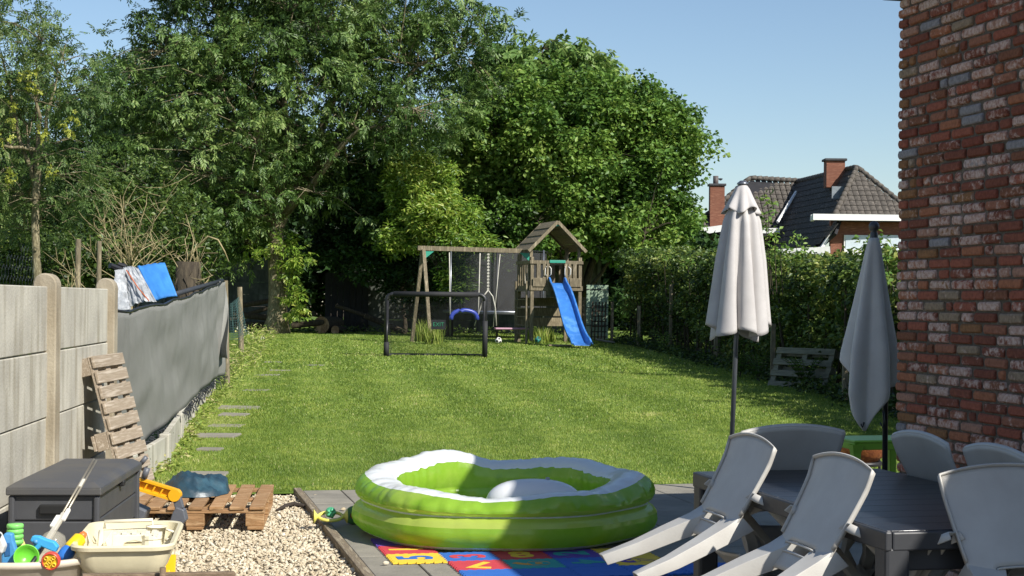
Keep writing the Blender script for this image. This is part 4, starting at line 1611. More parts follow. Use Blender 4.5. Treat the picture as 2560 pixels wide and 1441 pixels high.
def tile_plane(poly, origin, ex, stuff=False, tw=.235, th=.30):
    """tiles laid over a roof plane: ex along the eave, rows climb the slope"""
    pts = [Vector(p) for p in poly]
    nrm = (pts[1] - pts[0]).cross(pts[2] - pts[0]).normalized()
    if nrm.z < 0:
        nrm = -nrm
    ex = Vector(ex).normalized()
    ey = nrm.cross(ex).normalized()
    if ey.z < 0:
        ey = -ey
        ex = ey.cross(nrm).normalized()
    o = Vector(origin)
    loc = [((p - o).dot(ex), (p - o).dot(ey)) for p in pts]
    x0, x1 = min(p[0] for p in loc), max(p[0] for p in loc)
    y0, y1 = min(p[1] for p in loc), max(p[1] for p in loc)
    mats = []
    y = y0 + th / 2
    while y < y1 + .02:
        x = x0 + tw / 2
        while x < x1:
            if pt_in(loc, x, y) or pt_in(loc, x, y - th * .4):
                c = o + ex * x + ey * y + nrm * .012
                mats.append(Matrix(((ex.x, ey.x, nrm.x, c.x), (ex.y, ey.y, nrm.y, c.y), (ex.z, ey.z, nrm.z, c.z), (0, 0, 0, 1))))
            x += tw
        y += th
    if stuff:
        mb = MB()
        for m_ in mats:
            mb.add(tile_cache.v, tile_cache.f, m_)
        ob = mb.build('roof_tiles', tile_m, hs)
        ob['kind'] = 'stuff'
    else:
        for m_ in mats:
            ob = link('roof_tile', tile_mesh, hs)
            ob.matrix_basis = m_
    return len(mats)


front = [EL, ER, R_AP]
roof_face('roof', front, under)
nt1 = tile_plane(front, EL, ER - EL, tw=.25, th=.31)
leftp = [R_AP, R2, BL_far, BL_near, EL]
# the left slope is one plane through ridge and lower eave
def on_left(p):
    a, c, d = R_AP, R2, BL_near
    nrm = (c - a).cross(d - a)
    return Vector((p.x, p.y, a.z - (nrm.x * (p.x - a.x) + nrm.y * (p.y - a.y)) / nrm.z))


lp = [R_AP, R2, on_left(BL_far), BL_near, on_left(EL)]
roof_face('roof', lp, under)
tile_plane(lp, BL_near, R2 - R_AP, stuff=True, tw=.25, th=.31)
LW_R0, LW_R1 = Vector((10.75, 72.6, 7.12)), Vector((13.2, 73.2, 7.05))
LW_E0, LW_E1 = Vector((7.75, 70.0, 4.62)), Vector((11.9, 70.4, 4.55))
lw = [LW_E0, LW_E1, LW_R1, LW_R0]
roof_face('roof', lw, under)
nt2 = tile_plane(lw, LW_E0, LW_E1 - LW_E0, tw=.27, th=.33)
hipb = Vector((7.6, 76, 4.62))
roof_face('roof', [LW_E0, LW_R0, Vector((10.75, 76, 7.1)), hipb], under)
# ridge and hip tiles
for nm, a, c, n in [('ridge', R_AP, R2, 22), ('hip', R_AP, EL, 11), ('hip', R_AP, ER, 12), ('ridge', LW_R0, LW_R1, 9), ('hip', LW_R0, LW_E0, 14)]:
    for i in range(n):
        p, q = a.lerp(c, i / n), a.lerp(c, (i + 1.08) / n)
        MB().tube([p + Vector((0, 0, .02)), q + Vector((0, 0, .05))], [.10, .115], 8).build(nm + '_tile', tile_m, hs, smooth=True)
wp = M['white_paint']
MB().tube([on_left(Vector((12.75, 72.0, 0))) + Vector((0, 0, .1)), P(1944, 556, 70.2)], .07, 6).build('flashing', wp, hs)
brick_far = surf('far_red_brick', lin('#8a5a45'), lin('#704636'), c3=lin('#986a53'), rough=.9, scale=3, stretch=(1, 1, 12), bump=.1)
MB().beam(Vector((11.75, 62.62, 4.86)), Vector((16.6, 62.85, 4.86)), .14, .24).build('gutter', wp, hs)
MB().beam(Vector((11.75, 62.62, 4.84)), Vector((11.9, 63.6, 4.84)), .14, .22).build('gutter', wp, hs)
MB().box((14.6, 63.5, 3.2), (4.0, .3, 3.3)).build('wall', brick_far, hs)
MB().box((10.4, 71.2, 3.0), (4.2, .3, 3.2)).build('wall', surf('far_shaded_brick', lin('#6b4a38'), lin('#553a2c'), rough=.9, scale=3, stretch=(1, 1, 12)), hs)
MB().beam(P(2092, 562, 63.2), P(2040, 640, 63.2), .10, .30, up=(0, -1, 0)).build('barge_board', wp, hs)
MB().beam(P(1945, 632, 63.4), P(2075, 625, 63.1), .3, .26).build('gutter', wp, hs)
MB().beam(P(1722, 583, 69.8), P(1815, 570, 69.8), .3, .28).build('gutter', wp, hs)
MB().beam(P(1888, 578, 69.9), P(1948, 577, 69.9), .3, .22).build('gutter', wp, hs)
win = surf('blind_white', lin('#c9d4da'), lin('#bcc8d0'), rough=.4)
for x in (2110, 2195):
    a, c = P(x, 588, 63.3), P(x + 78, 640, 63.3)
    w = MB().box(((a.x + c.x) / 2, 63.31, (a.z + c.z) / 2), (c.x - a.x, .06, a.z - c.z)).build('window', wp, hs)
    p = MB().box(((a.x + c.x) / 2, 63.27, (a.z + c.z) / 2 + .05), (c.x - a.x - .12, .02, a.z - c.z - .1)).build('pane', win, w)
    MB().box(((a.x + c.x) / 2, 63.26, c.z + .12), (c.x - a.x, .1, .25)).build('sill', wp, w)
for (px, y0, y1, wpx, Y, cap) in [(1792, 466, 575, 36, 70.5, 1), (2086, 404, 470, 46, 66.5, 1)]:
    a, c = P(px, y0, Y), P(px, y1, Y)
    ww = wpx / 4000 * Y
    ch = MB().box((a.x, Y, (a.z + c.z) / 2), (ww, ww * .8, a.z - c.z)).build('chimney', brick_far, hs)
    MB().box((a.x, Y, a.z + .05), (ww * 1.2, ww, .1)).build('chimney_cap', surf('slate_cap%d' % px, lin('#454648'), lin('#38393b'), rough=.8), ch, bevel=.02)
    if px < 1900:
        MB().tube([(a.x - .05, Y, a.z), (a.x - .05, Y, a.z + .45)], .12, 10).build('flue', surf('flue_metal', lin('#5d5350'), lin('#484040'), rough=.6), ch, smooth=True)
        MB().lathe([(0.02, .25), (.09, .3), (.1, .34), (0, .36)], 10, Matrix.Translation((a.x + .16, Y, a.z))).build('cowl', M['steel'], ch)
MB().box(P(2095, 482, 64.6), (.5, .04, .5)).build('skylight', surf('skylight_glass', lin('#8c9398'), lin('#70777c'), rough=.2), hs)

# ================================================================ wooden play tower with slide and swing beam
TD = Vector((.966, .26, 0)).normalized()       # along the front, to the right
TS = Vector((-.26, .966, 0)).normalized()      # to the back
TB = Vector((.50, 40.5, .365))
TM = Matrix(((TD.x, TS.x, 0, TB.x), (TD.y, TS.y, 0, TB.y), (0, 0, 1, TB.z), (0, 0, 0, 1)))
tw = thing('play_tower', 'weathered wooden play tower with gabled roof, blue slide and swing beam', 'play tower')
tw.matrix_basis = TM
WT, DT = 1.27, 1.22
wdp = M['wood_play']
grn = plastic('green_bracket', lin('#2f8f77'), .45)


def part(mb, name, mat=None, parent=None, bevel=.004, **k):
    return mb.build(name, mat or wdp, parent or tw, bevel=bevel, **k)


for x in (0, WT):
    for y in (0, DT):
        part(MB().box((x, y, 1.15), (.085, .085, 2.3 if y else 2.12)), 'post')
for y in (0, DT):                                     # upper posts to the roof
    for x in (.0, WT):
        part(MB().box((x + (.04 if x == 0 else -.04) * 0, y + (.09 if y == 0 else -.09), 2.05), (.07, .07, .85)), 'roof_post')
for k in range(9):
    part(MB().box((WT / 2, -.0 + DT * (k + .5) / 9, 1.49), (WT + .08, DT / 9 - .012, .03)), 'deck_board')
for y in (0, DT):
    part(MB().box((WT / 2, y - .05 if y == 0 else y + .05, 1.42), (WT + .1, .035, .12)), 'beam')
for x in (0, WT):
    part(MB().box((x - .05 if x == 0 else x + .05, DT / 2, 1.42), (.035, DT + .1, .12)), 'beam')
# front railing with boards either side of the slide opening
part(MB().box((WT / 2, -.055, 2.08), (WT + .14, .035, .085)), 'rail')
for x in (.16, .31, .41, .88, .98, 1.12):
    part(MB().box((x, -.06, 1.72 if x not in (.41, .88) else 1.68), (.10 if x in (.16, 1.12) else .075, .022, .72 if x not in (.41, .88) else .86)), 'board')
part(MB().box((.17, -.085, 1.57), (.32, .02, .22)), 'panel')
part(MB().box((1.13, -.085, 1.57), (.30, .02, .22)), 'panel')
for x in (0, WT):
    part(MB().box((x - .055 if x == 0 else x + .055, DT / 2, 2.08), (.035, DT + .1, .085)), 'rail')
    for k in range(6):
        part(MB().box((x - .055 if x == 0 else x + .055, .12 + k * .2, 1.77), (.02, .09, .6)), 'board')
part(MB().box((WT / 2, DT + .055, 2.08), (WT + .1, .035, .085)), 'rail')
for k in range(6):
    part(MB().box((.12 + k * .205, DT + .055, 1.77), (.1, .02, .6)), 'board')
for k in range(3):                                    # dark boards below the deck
    part(MB().box((WT / 2, DT + .03, .55 + k * .26), (WT, .025, .22)), 'back_board')
# gabled roof of boards
ridge_z, eave_z, ov = 3.14, 2.38, .12
half = WT / 2 + .13
for sgn in (-1, 1):
    for k in range(8):
        t0, t1 = k / 8, (k + 1.1) / 8
        x0, x1 = WT / 2 + sgn * half * t0, WT / 2 + sgn * half * t1
        z0, z1 = ridge_z - (ridge_z - eave_z) * t0, ridge_z - (ridge_z - eave_z) * t1
        lift = .012 * (k % 2)
        vs = [(x0, -ov, z0 + lift), (x1, -ov, z1 + lift + .012), (x1, DT + ov, z1 + lift + .012), (x0, DT + ov, z0 + lift)]
        if sgn < 0:
            vs = vs[::-1]
        part(MB().slab(vs, .018), 'roof_board', bevel=0)
    for y in (-ov - .015, DT + ov + .015):
        part(MB().beam((WT / 2, y, ridge_z - .03), (WT / 2 + sgn * half, y, eave_z - .03), .03, .08, up=(0, 0, 1)), 'barge_board')
part(MB().prism([(-.10, -.12), (.10, -.12), (0, .0)], -.01, .01, Matrix.Translation((WT / 2, -ov + .02, ridge_z - .02)) @ Matrix.Rotation(math.pi / 2, 4, 'X')), 'gusset', grn, bevel=0)
for x in (.415, .89):                                 # white grab handles
    for s in (-1, 1):
        cx = x + s * .05 * (1 if x > .5 else -1) * 0 + (.035 if s > 0 else -.1 if x < .5 else .09) * (1 if x < .5 else 1)
    s = 1 if x < .5 else -1
    for off in (.055 * s, -.10 * s):
        pts = [(x + off * .5, -.085, 1.97), (x + off, -.12, 1.92), (x + off, -.12, 1.78), (x + off * .5, -.085, 1.73)]
        part(MB().tube(pts, .013, 8), 'grab_handle', plastic('white_plastic%d%d' % (int(x * 100), int(off * 1000)), lin('#d8d5cc'), .4), bevel=0, smooth=True)
part(MB().box((.65, -.08, 2.10), (.42, .035, .07)), 'sign_plate', grn)
for k in range(6):
    part(MB().tube([(-.11, .1, .25 + k * .22), (-.11, DT * .9, .25 + k * .22)], .016, 6), 'rung', bevel=0)
for y in (.08, DT * .92):
    part(MB().beam((-.11, y, 0), (-.11, y, 1.6), .05, .05), 'ladder_rail')
# slide
blue = surf('blue_slide_plastic', lin('#3c78c0'), lin('#346db3'), c3=lin('#558bcb'), rough=.35, scale=3, spec=.5, coat=.1)
sx0, sx1 = .46, .84


def slide_pt(t):
    """centre line in the vertical plane: distance out of the tower, height"""
    y = -.02 - 2.85 * t
    z = 1.50 * (1 - t) - .03 * t + .13 * math.sin(t * math.pi * 2.0) * (1 - .3 * t)
    if t < .06:
        z = 1.5 + .05
    if t > .88:
        z = max(z * .5 + .05, .05)
    return y, z


secs = []
for i in range(41):
    t = i / 40
    y, z = slide_pt(t)
    zz = []
    for w in range(3):
        pass
    x0, x1 = sx0 + .02 * t, sx1 + .09 * t
    skew = -.26 * t
    wall = .15 if t < .92 else .15 - (t - .92) * 1.2
    secs.append([(x0 - .035 + skew, y, z + wall - .04), (x0 - .03 + skew, y, z + wall), (x0 + skew, y, z + wall), (x0 + .02 + skew, y, z + .02), (x0 + .05 + skew, y, z),
                 (x1 - .05 + skew, y, z), (x1 - .02 + skew, y, z + .02), (x1 + skew, y, z + wall), (x1 + .03 + skew, y, z + wall), (x1 + .035 + skew, y, z + wall - .04)])
# smooth heights
for _ in range(2):
    zs_ = [s[4][2] for s in secs]
    for i in range(1, len(secs) - 1):
        dz = (zs_[i - 1] + zs_[i] * 2 + zs_[i + 1]) / 4 - zs_[i]
        secs[i] = [(a, b_, c + dz) for a, b_, c in secs[i]]
part(MB().loft(secs), 'slide', blue, bevel=0, sharp=50, solid=.018)

# swing beam and A-frame: beam runs left from the tower
beam_z = 2.37
bx0, bx1 = -2.72, .05
part(MB().beam((bx0 - .12, DT * .45, beam_z + .03), (bx1, DT * .45, beam_z), .09, .115), 'swing_beam')
for s in (-1, 1):
    part(MB().beam((bx0 + .02, DT * .45 + s * .05, beam_z), (bx0 - .10 if s > 0 else bx0 + .08, DT * .45 + s * .75, -.03), .085, .085, up=(1, 0, 0)), 'swing_leg')
for x in (bx0 + .14, bx1 - .12):
    part(MB().prism([(-.12 if x > -1 else -.1, .0), (.14, .0), (-.1 if x < -1 else .12, -.20)], -.02, .02, Matrix.Translation((x, DT * .45 - .07, beam_z - .05)) @ Matrix.Rotation(math.pi / 2, 4, 'X')), 'bracket', grn, bevel=0)


def tw_pt(x, y, z):
    return TM @ Vector((x, y, z))


rope_w = surf('pale_rope', lin('#c9c5b8'), lin('#a8a498'), rough=.9)
rope_d = surf('dark_rope', lin('#3a3a38'), lin('#2b2b2a'), rough=.9)
yb = DT * .45
purple = plastic('blue_violet_seat', lin('#3d4fae'), .35)
# moulded seat swing
sw = thing('swing', 'swing with blue moulded seat hung on pale ropes', 'swing', loc=tw_pt(-1.62, yb, 0))
for s in (-1, 1):
    MB().tube([(s * .20 * TD.x * 2.0, s * .20 * TD.y * 2, beam_z - .06), (s * .36, s * .095, 1.0), (s * .35, s * .095, .62)], [.014, .014, .012], 6).build('rope', rope_w, sw, smooth=True)
sp = []
for i in range(17):
    t = i / 16
    an = math.pi * t
    sp.append((-.34 * math.cos(an) * TD.x, -.34 * math.cos(an) * TD.y, .60 + .24 * math.sin(an) ** .7))
MB().tube(sp, [.055] * 17, 12).build('seat', purple, sw, smooth=True)
# plain board swing
sw = thing('swing', 'swing with narrow pink board seat beside the tower', 'swing', loc=tw_pt(-.38, yb, 0))
for s, xx in ((-1, -.46), (1, .42)):
    MB().tube([(s * .30 * 1.0, s * .08, beam_z - .06), (xx, xx * .27, .42)], .011, 6).build('rope', rope_w, sw, smooth=True)
MB().box((0, 0, .38), (.88, .2, .05), Matrix.Rotation(math.atan2(TD.y, TD.x), 4, 'Z')).build('seat', plastic('faded_pink_seat', lin('#a67b8e'), .5), sw, bevel=.02)
# climbing strap with ring
sw = thing('trapeze_strap', 'knotted strap with loop hanging between the two swings', 'swing', loc=tw_pt(-1.0, yb, 0))
mb = MB()
for k in range(12):
    mb.box((0, 0, beam_z - .1 - k * .08), (.055, .03, .045))
mb.tube([(0, 0, beam_z - .06), (0, 0, 1.35)], .008, 5)
mb.build('strap', rope_w, sw)
mb = MB()
for s in (-1, 1):
    mb.tube([(0, 0, 1.36), (s * .12, 0, 1.2), (s * .19, 0, .9), (s * .22 if s > 0 else -.34, 0, .45)], .016, 6)
mb.build('loop', rope_w, sw, smooth=True)

# ================================================================ trampoline behind the swings
tr = thing('trampoline', 'round trampoline with dark net enclosure behind the swings', 'trampoline', loc=(-.42, 45.6, .39))
R_T = 1.5
MB().tube([(R_T * math.cos(a), R_T * math.sin(a), .75) for a in np.linspace(0, 2 * math.pi, 41)], .05, 8, cap=False).build('ring', M['steel'], tr, smooth=True)
MB().lathe([(0, .74), (R_T - .2, .74)], 40).build('mat', M['black_metal'], tr)
MB().lathe([(R_T - .25, .77), (R_T + .02, .77), (R_T + .04, .70)], 40).build('edge_pad', surf('dark_pad', lin('#2e3338'), lin('#24282c'), rough=.6), tr, smooth=True)
net = net_mat('black_net_mesh', (.05, .05, .05), .6)
MB().lathe([(R_T - .1, .78), (R_T - .12, 1.6), (R_T - .1, 2.45)], 40).build('net', net, tr, smooth=True)
for k in range(6):
    a = math.pi / 6 + k * math.pi / 3
    MB().tube([(R_T * math.cos(a), R_T * math.sin(a), 0), (R_T * math.cos(a), R_T * math.sin(a), 2.5)], .024, 8).build('pole', M['steel'] if k % 2 else M['black_metal'], tr, smooth=True)
MB().tube([(R_T * .95 * math.cos(a), R_T * .95 * math.sin(a), 2.46) for a in np.linspace(0, 2 * math.pi, 41)], .018, 6, cap=False).build('top_ring', M['black_metal'], tr, smooth=True)

# ================================================================ football goal
gl = thing('football_goal', 'black football goal with fine net standing on the lawn', 'goal')
GY = 33.0
zg = lawn_z(0, GY)
xl, xr, gh = P(966, 890, GY).x, P(1212, 890, GY).x, 1.29
rr = .13
pts = [(xl - .02, GY, zg - .02), (xl, GY, zg + gh - rr)]
for a in np.linspace(math.pi, math.pi / 2, 6):
    pts.append((xl + rr + rr * math.cos(a), GY, zg + gh - rr + rr * math.sin(a)))
for a in np.linspace(math.pi / 2, 0, 6):
    pts.append((xr - rr + rr * math.cos(a), GY, zg + gh - rr + rr * math.sin(a)))
pts += [(xr, GY, zg + gh - rr), (xr, GY, zg - .02)]
MB().tube(pts, .043, 12).build('frame', M['black_metal'], gl, smooth=True)
pad = surf('black_foam_pad', (.012, .012, .013), (.02, .02, .022), rough=.75)
MB().tube([(xl + .14, GY, zg + gh), (xr - .14, GY, zg + gh)], .056, 14).build('crossbar_pad', pad, gl, smooth=True)
MB().tube([(xr, GY, zg + .02), (xr, GY, zg + .75)], .055, 12).build('post_pad', pad, gl, smooth=True)
MB().tube([(xl, GY, zg), (xl, GY, zg + .30)], .055, 12).build('post_pad', pad, gl, smooth=True)
dep = .62
MB().tube([(xl, GY, zg + .02), (xl + .1, GY + dep, zg + .02), (xr - .1, GY + dep, zg + .02), (xr, GY, zg + .02)], .03, 8).build('base_bar', M['black_metal'], gl, smooth=True)
gnet = net_mat('goal_net', (.015, .015, .016), .26)


def net_fn(u, v):
    x = xl + .03 + (xr - xl - .06) * u
    return Vector((x, GY + .02 + dep * (1 - v) * (.85 + .1 * math.sin(math.pi * u)), zg + .03 + (gh - .06) * v - .05 * math.sin(math.pi * v)))


MB().grid(net_fn, 20, 12).build('net', gnet, gl, smooth=True)
for x in (xl, xr):
    MB().add([(x, GY, zg + .03), (x, GY, zg + gh - .1), (x + (.08 if x == xl else -.08), GY + dep, zg + .03)], [(0, 1, 2)]).build('side_net', gnet, gl)
pl = P(1096, 812, GY + .12)
sign_o = MB().box((pl.x, GY + .16, pl.z), (.30, .01, .20)).build('sign', M['black_metal'], gl)
text_mesh('sign_text', 'EXIT', .115, plastic('green_print', lin('#2f7a5a'), .5), sign_o, (pl.x, GY + .148, pl.z), (math.pi / 2, 0, 0))


# ================================================================ balls
def ball(label, p, r, cols, name='football'):
    """ball with dark pentagon patches set in the shell"""
    phi = (1 + 5 ** .5) / 2
    iv = [Vector(v).normalized() for v in [(0, 1, phi), (0, -1, phi), (0, 1, -phi), (0, -1, -phi), (1, phi, 0), (-1, phi, 0), (1, -phi, 0), (-1, -phi, 0), (phi, 0, 1), (-phi, 0, 1), (phi, 0, -1), (-phi, 0, -1)]]
    bm = bmesh.new()
    bmesh.ops.create_icosphere(bm, subdivisions=4, radius=r)
    me = bpy.data.meshes.new(name)
    for f_ in bm.faces:
        c = f_.calc_center_median().normalized()
        f_.material_index = 1 if max(c.dot(q) for q in iv) > .935 else 0
        f_.smooth = True
    bm.to_mesh(me)
    bm.free()
    for c in cols:
        me.materials.append(c)
    o = link(name, me)
    o.location = (p[0], p[1], p[2] + r)
    o.rotation_euler = (.4, .3, .2)
    tag(o, label, 'ball')
    return o


bw1, bw2 = plastic('ball_white', lin('#e2e0da'), .4), plastic('ball_black', (.012, .012, .012), .4)
q = P(1246, 856, 40.3)
ball('white football with black patches lying left of the play tower', (q.x, 40.3, lawn_z(0, 40.3)), .085, (bw1, bw2))
q = P(1345, 858, 40.9)
ball('teal football lying under the play tower deck', (q.x, 40.9, lawn_z(0, 40.9)), .09, (plastic('ball_teal', lin('#3f8f8a'), .4), plastic('ball_navy', lin('#1f3f44'), .4)))

# ================================================================ things between tower and hedge
pg = thing('plastic_screen', 'pale green ribbed plastic panel standing right of the play tower', 'screen')
gp = surf('pale_green_plastic', lin('#9fb39a'), lin('#869a82'), rough=.5, scale=3)
q0 = P(1470, 795, 44.5)
for k in range(6):
    MB().box((q0.x + k * .105, 44.5 + k * .05, .39 + .78), (.098, .02, 1.5)).build('strip', gp, pg, bevel=.006)
for z in (.8, 1.3, 1.8):
    MB().beam((q0.x - .05, 44.46, z), (q0.x + .6, 44.72, z), .012, .02).build('rail', M['black_metal'], pg)
lt = thing('trellis', 'dark lattice frame leaning against the pale green panel', 'trellis')
for k in range(5):
    x = P(1478, 780, 43.6).x + k * .09
    MB().beam((x, 43.5, .39), (x + .05, 43.8, 1.45), .035, .015).build('slat', M['wood_dark'], lt)
for k in range(7):
    z = .5 + k * .14
    x = P(1478, 780, 43.6).x
    MB().beam((x + .02, 43.5 + .28 * (z - .39) - .01, z), (x + .42, 43.5 + .28 * (z - .39) - .01, z), .015, .03).build('slat', M['wood_dark'], lt)
o = MB().box((0, 0, .06), (.5, .3, .05), Matrix.Rotation(.15, 4, 'Y')).build('stone_slab', M['slab'], None, bevel=.02)
o.location = (P(1512, 835, 41.6).x, 41.6, lawn_z(0, 41))
tag(o, 'small pale stone slab lying beside the hedge foot near the slide', 'slab')
o = MB().box((0, 0, .0), (.55, .45, .03)).build('rubber_tile', surf('sand_tile', lin('#a08c70'), lin('#8b785f'), rough=.9), None, bevel=.01)
o.location = (P(1400, 868, 39.0).x, 39.0, lawn_z(0, 39.0) + .03)
tag(o, 'flat sandy landing tile left of the slide end', 'tile')

# ================================================================ brick house on the right
HU = Vector((.2265, -.974, 0)).normalized()          # along the wall towards the camera
HI = Vector((.974, .2265, 0)).normalized()           # into the house
HC = Vector((2.165, 9.0, 0))
HM = Matrix(((HU.x, HI.x, 0, HC.x), (HU.y, HI.y, 0, HC.y), (0, 0, 1, 0), (0, 0, 0, 1)))
house = thing('brick_house', 'house wall of worn red and whitewashed bricks on the right', 'house')
house.matrix_basis = HM


def brick_material():
    m, nt, N, L, out = new_mat('reclaimed_brick')
    oi = N.new('ShaderNodeObjectInfo')
    tc = N.new('ShaderNodeTexCoord')
    cr_ = ramp(N, [(0.0, lin('#975946')), (.16, lin('#85503f')), (.3, lin('#a36a4e')), (.42, lin('#7d4b3b')), (.54, lin('#97654f')), (.66, lin('#80543f')), (.74, lin('#a67d69')),
                   (.82, lin('#8f6746')), (.915, lin('#8f8a8a')), (.945, lin('#94806a')), (.96, lin('#804839'))], 'CONSTANT')
    L.new(oi.outputs['Random'], cr_.inputs[0])
    va = N.new('ShaderNodeVectorMath')
    va.operation = 'SCALE'
    va.inputs[0].default_value = (91, 57, 33)
    L.new(oi.outputs['Random'], va.inputs['Scale'])
    ad = N.new('ShaderNodeVectorMath')
    L.new(tc.outputs['Object'], ad.inputs[0])
    L.new(va.outputs[0], ad.inputs[1])
    n1 = N.new('ShaderNodeTexNoise')
    n1.inputs['Scale'].default_value = 26
    n1.inputs['Detail'].default_value = 7
    n1.inputs['Roughness'].default_value = .65
    L.new(ad.outputs[0], n1.inputs['Vector'])
    # how much old whitewash this brick has kept
    fr = N.new('ShaderNodeMath')
    fr.operation = 'MULTIPLY'
    fr.inputs[1].default_value = 17.31
    L.new(oi.outputs['Random'], fr.inputs[0])
    fr2 = N.new('ShaderNodeMath')
    fr2.operation = 'FRACT'
    L.new(fr.outputs[0], fr2.inputs[0])
    mr = N.new('ShaderNodeMapRange')
    mr.inputs['To Min'].default_value = -.36
    mr.inputs['To Max'].default_value = .15
    L.new(fr2.outputs[0], mr.inputs['Value'])
    sm = N.new('ShaderNodeMath')
    sm.operation = 'ADD'
    L.new(n1.outputs[0], sm.inputs[0])
    L.new(mr.outputs[0], sm.inputs[1])
    r2 = ramp(N, [(.47, (0, 0, 0)), (.60, (1, 1, 1))])
    L.new(sm.outputs[0], r2.inputs[0])
    n2 = N.new('ShaderNodeTexNoise')
    n2.inputs['Scale'].default_value = 55
    n2.inputs['Detail'].default_value = 5
    L.new(ad.outputs[0], n2.inputs['Vector'])
    wcol = ramp(N, [(.35, lin('#ae8b7d')), (.62, lin('#d0bbae'))])
    L.new(n2.outputs[0], wcol.inputs[0])
    mul = N.new('ShaderNodeMath')
    mul.operation = 'MULTIPLY'
    mul.inputs[1].default_value = .8
    L.new(r2.outputs[0], mul.inputs[0])
    mx = N.new('ShaderNodeMix')
    mx.data_type = 'RGBA'
    L.new(mul.outputs[0], mx.inputs['Factor'])
    dk = N.new('ShaderNodeMix')
    dk.data_type = 'RGBA'
    dk.blend_type = 'MULTIPLY'
    dk.inputs['Factor'].default_value = .55
    dr = ramp(N, [(.3, (.45, .45, .45)), (.65, (1.15, 1.15, 1.15))])
    L.new(n2.outputs[0], dr.inputs[0])
    L.new(cr_.outputs[0], dk.inputs['A'])
    L.new(dr.outputs[0], dk.inputs['B'])
    L.new(dk.outputs['Result'], mx.inputs['A'])
    L.new(wcol.outputs[0], mx.inputs['B'])
    p = N.new('ShaderNodeBsdfPrincipled')
    p.inputs['Roughness'].default_value = .9
    p.inputs['Specular IOR Level'].default_value = .2
    L.new(mx.outputs['Result'], p.inputs['Base Color'])
    bp = N.new('ShaderNodeBump')
    bp.inputs['Strength'].default_value = .6
    bp.inputs['Distance'].default_value = .006
    L.new(n2.outputs[0], bp.inputs['Height'])
    L.new(bp.outputs[0], p.inputs['Normal'])
    L.new(p.outputs[0], out.inputs['Surface'])
    return m


BRICK = brick_material()
mortar = surf('dark_lime_mortar', lin('#675d50'), lin('#584f45'), c3=lin('#746a5d'), rough=.95, scale=25, bump=.5, bscale=90)
CO = .0565


def brick_shape(L_, h, seed):
    rr_ = random.Random(seed)
    mb = MB()
    depth = .055

    def ring(ins, y, cut):
        a, b_ = L_ / 2 - ins, h / 2 - ins
        c = cut
        pts = [(-a + c, -b_), (a - c, -b_), (a, -b_ + c * .8), (a, b_ - c * .8), (a - c, b_), (-a + c, b_), (-a, b_ - c * .8), (-a, -b_ + c * .8)]
        return [(x + rr_.uniform(-.0022, .0022), y, z + rr_.uniform(-.0018, .0018)) for x, z in pts]
    secs_ = [ring(0, depth, .006), ring(0, .012, .008), ring(.0025, .004, .011), ring(.008, 0, .013)]
    mb.loft([s[::-1] for s in secs_], closed=True)
    k = len(mb.v)
    mb.f.append(tuple(range(k - 8, k)))
    return mb


bk_cache = {}


def brick_mesh(L_):
    key = (round(L_, 3), rng.randint(0, 3))
    if key not in bk_cache:
        me = brick_shape(key[0], CO - .0105, hash(key) % 9999).mesh('brick', BRICK)
        bk_cache[key] = me
    return bk_cache[key]


def course_bricks(i, xmax):
    x = rng.uniform(-.012, .004)
    out = []
    first = True
    while x < xmax:
        if first:
            L_ = .10 if i % 2 else .21
        else:
            q_ = rng.random()
            L_ = .212 if q_ < .82 else (.06 if q_ < .9 else (.10 if q_ < .95 else .16))
        out.append((x + L_ / 2, L_))
        x += L_ + rng.uniform(.022, .034)
        first = False
    return out


nb = 0
rest = MB()
for i in range(56):
    z = CO * (i + .5) + .004
    for x, L_ in course_bricks(i, 2.4):
        Mx = Matrix.Translation((x, rng.uniform(-.004, .004), z + rng.uniform(-.002, .002))) @ Matrix.Rotation(rng.uniform(-.012, .012), 4, 'Y') @ Matrix.Rotation(rng.uniform(-.015, .015), 4, 'Z')
        if nb < 300 and z > .44 and x < 1.36:
            o = link('brick', brick_mesh(L_), house)
            o.matrix_basis = Mx
            nb += 1
        else:
            s = brick_shape(L_, CO - .0105, i * 31 + int(x * 100))
            rest.add(s.v, s.f, Mx)
o = rest.build('bricks', BRICK, house)
o['kind'] = 'stuff'
MB().box((4.5, 2.0, 1.585), (8.97, 3.97, 3.17)).build('wall', mortar, house)
MB().box((4.46, 1.95, 3.25), (9.08, 4.04, .15)).build('roof', surf('dark_roof_edge', lin('#2c2c2e'), lin('#232325'), rough=.7), house, bevel=.01)

# ================================================================ dining table
TA, TBk, TDk = Vector((.768, 6.75, 0)), Vector((1.177, 5.02, 0)), Vector((1.60, 6.96, 0))
tl_dir = (TBk - TA).normalized()                    # along the long side, towards the camera
tp = Vector((-tl_dir.y, tl_dir.x, 0))               # across, to the right
TL, TWd = 1.78, .86
tab_c = TA + tl_dir * TL / 2 + tp * TWd / 2
tabM = Matrix(((tp.x, -tl_dir.x, 0, tab_c.x), (tp.y, -tl_dir.y, 0, tab_c.y), (0, 0, 1, 0), (0, 0, 0, 1)))
dt = thing('dining_table', 'dark grey plastic garden dining table beside the brick wall', 'table')
dt.matrix_basis = tabM
tbl_m = surf('anthracite_wood_look', lin('#292c33'), lin('#1f2229'), c3=lin('#33363d'), rough=.3, scale=5, stretch=(1.2, 14, 10), bump=.12, bscale=18, spec=.5)
tdark = plastic('anthracite_table_frame', lin('#3a3b3e'), .5)
for k in range(12):
    w = TL / 12
    MB().box((0, (-TL / 2 + .01) + (TL - .02) / 12 * (k + .5), .727), (TWd - .02, (TL - .02) / 12 - .0015, .026)).build('plank', tbl_m, dt, bevel=.002)
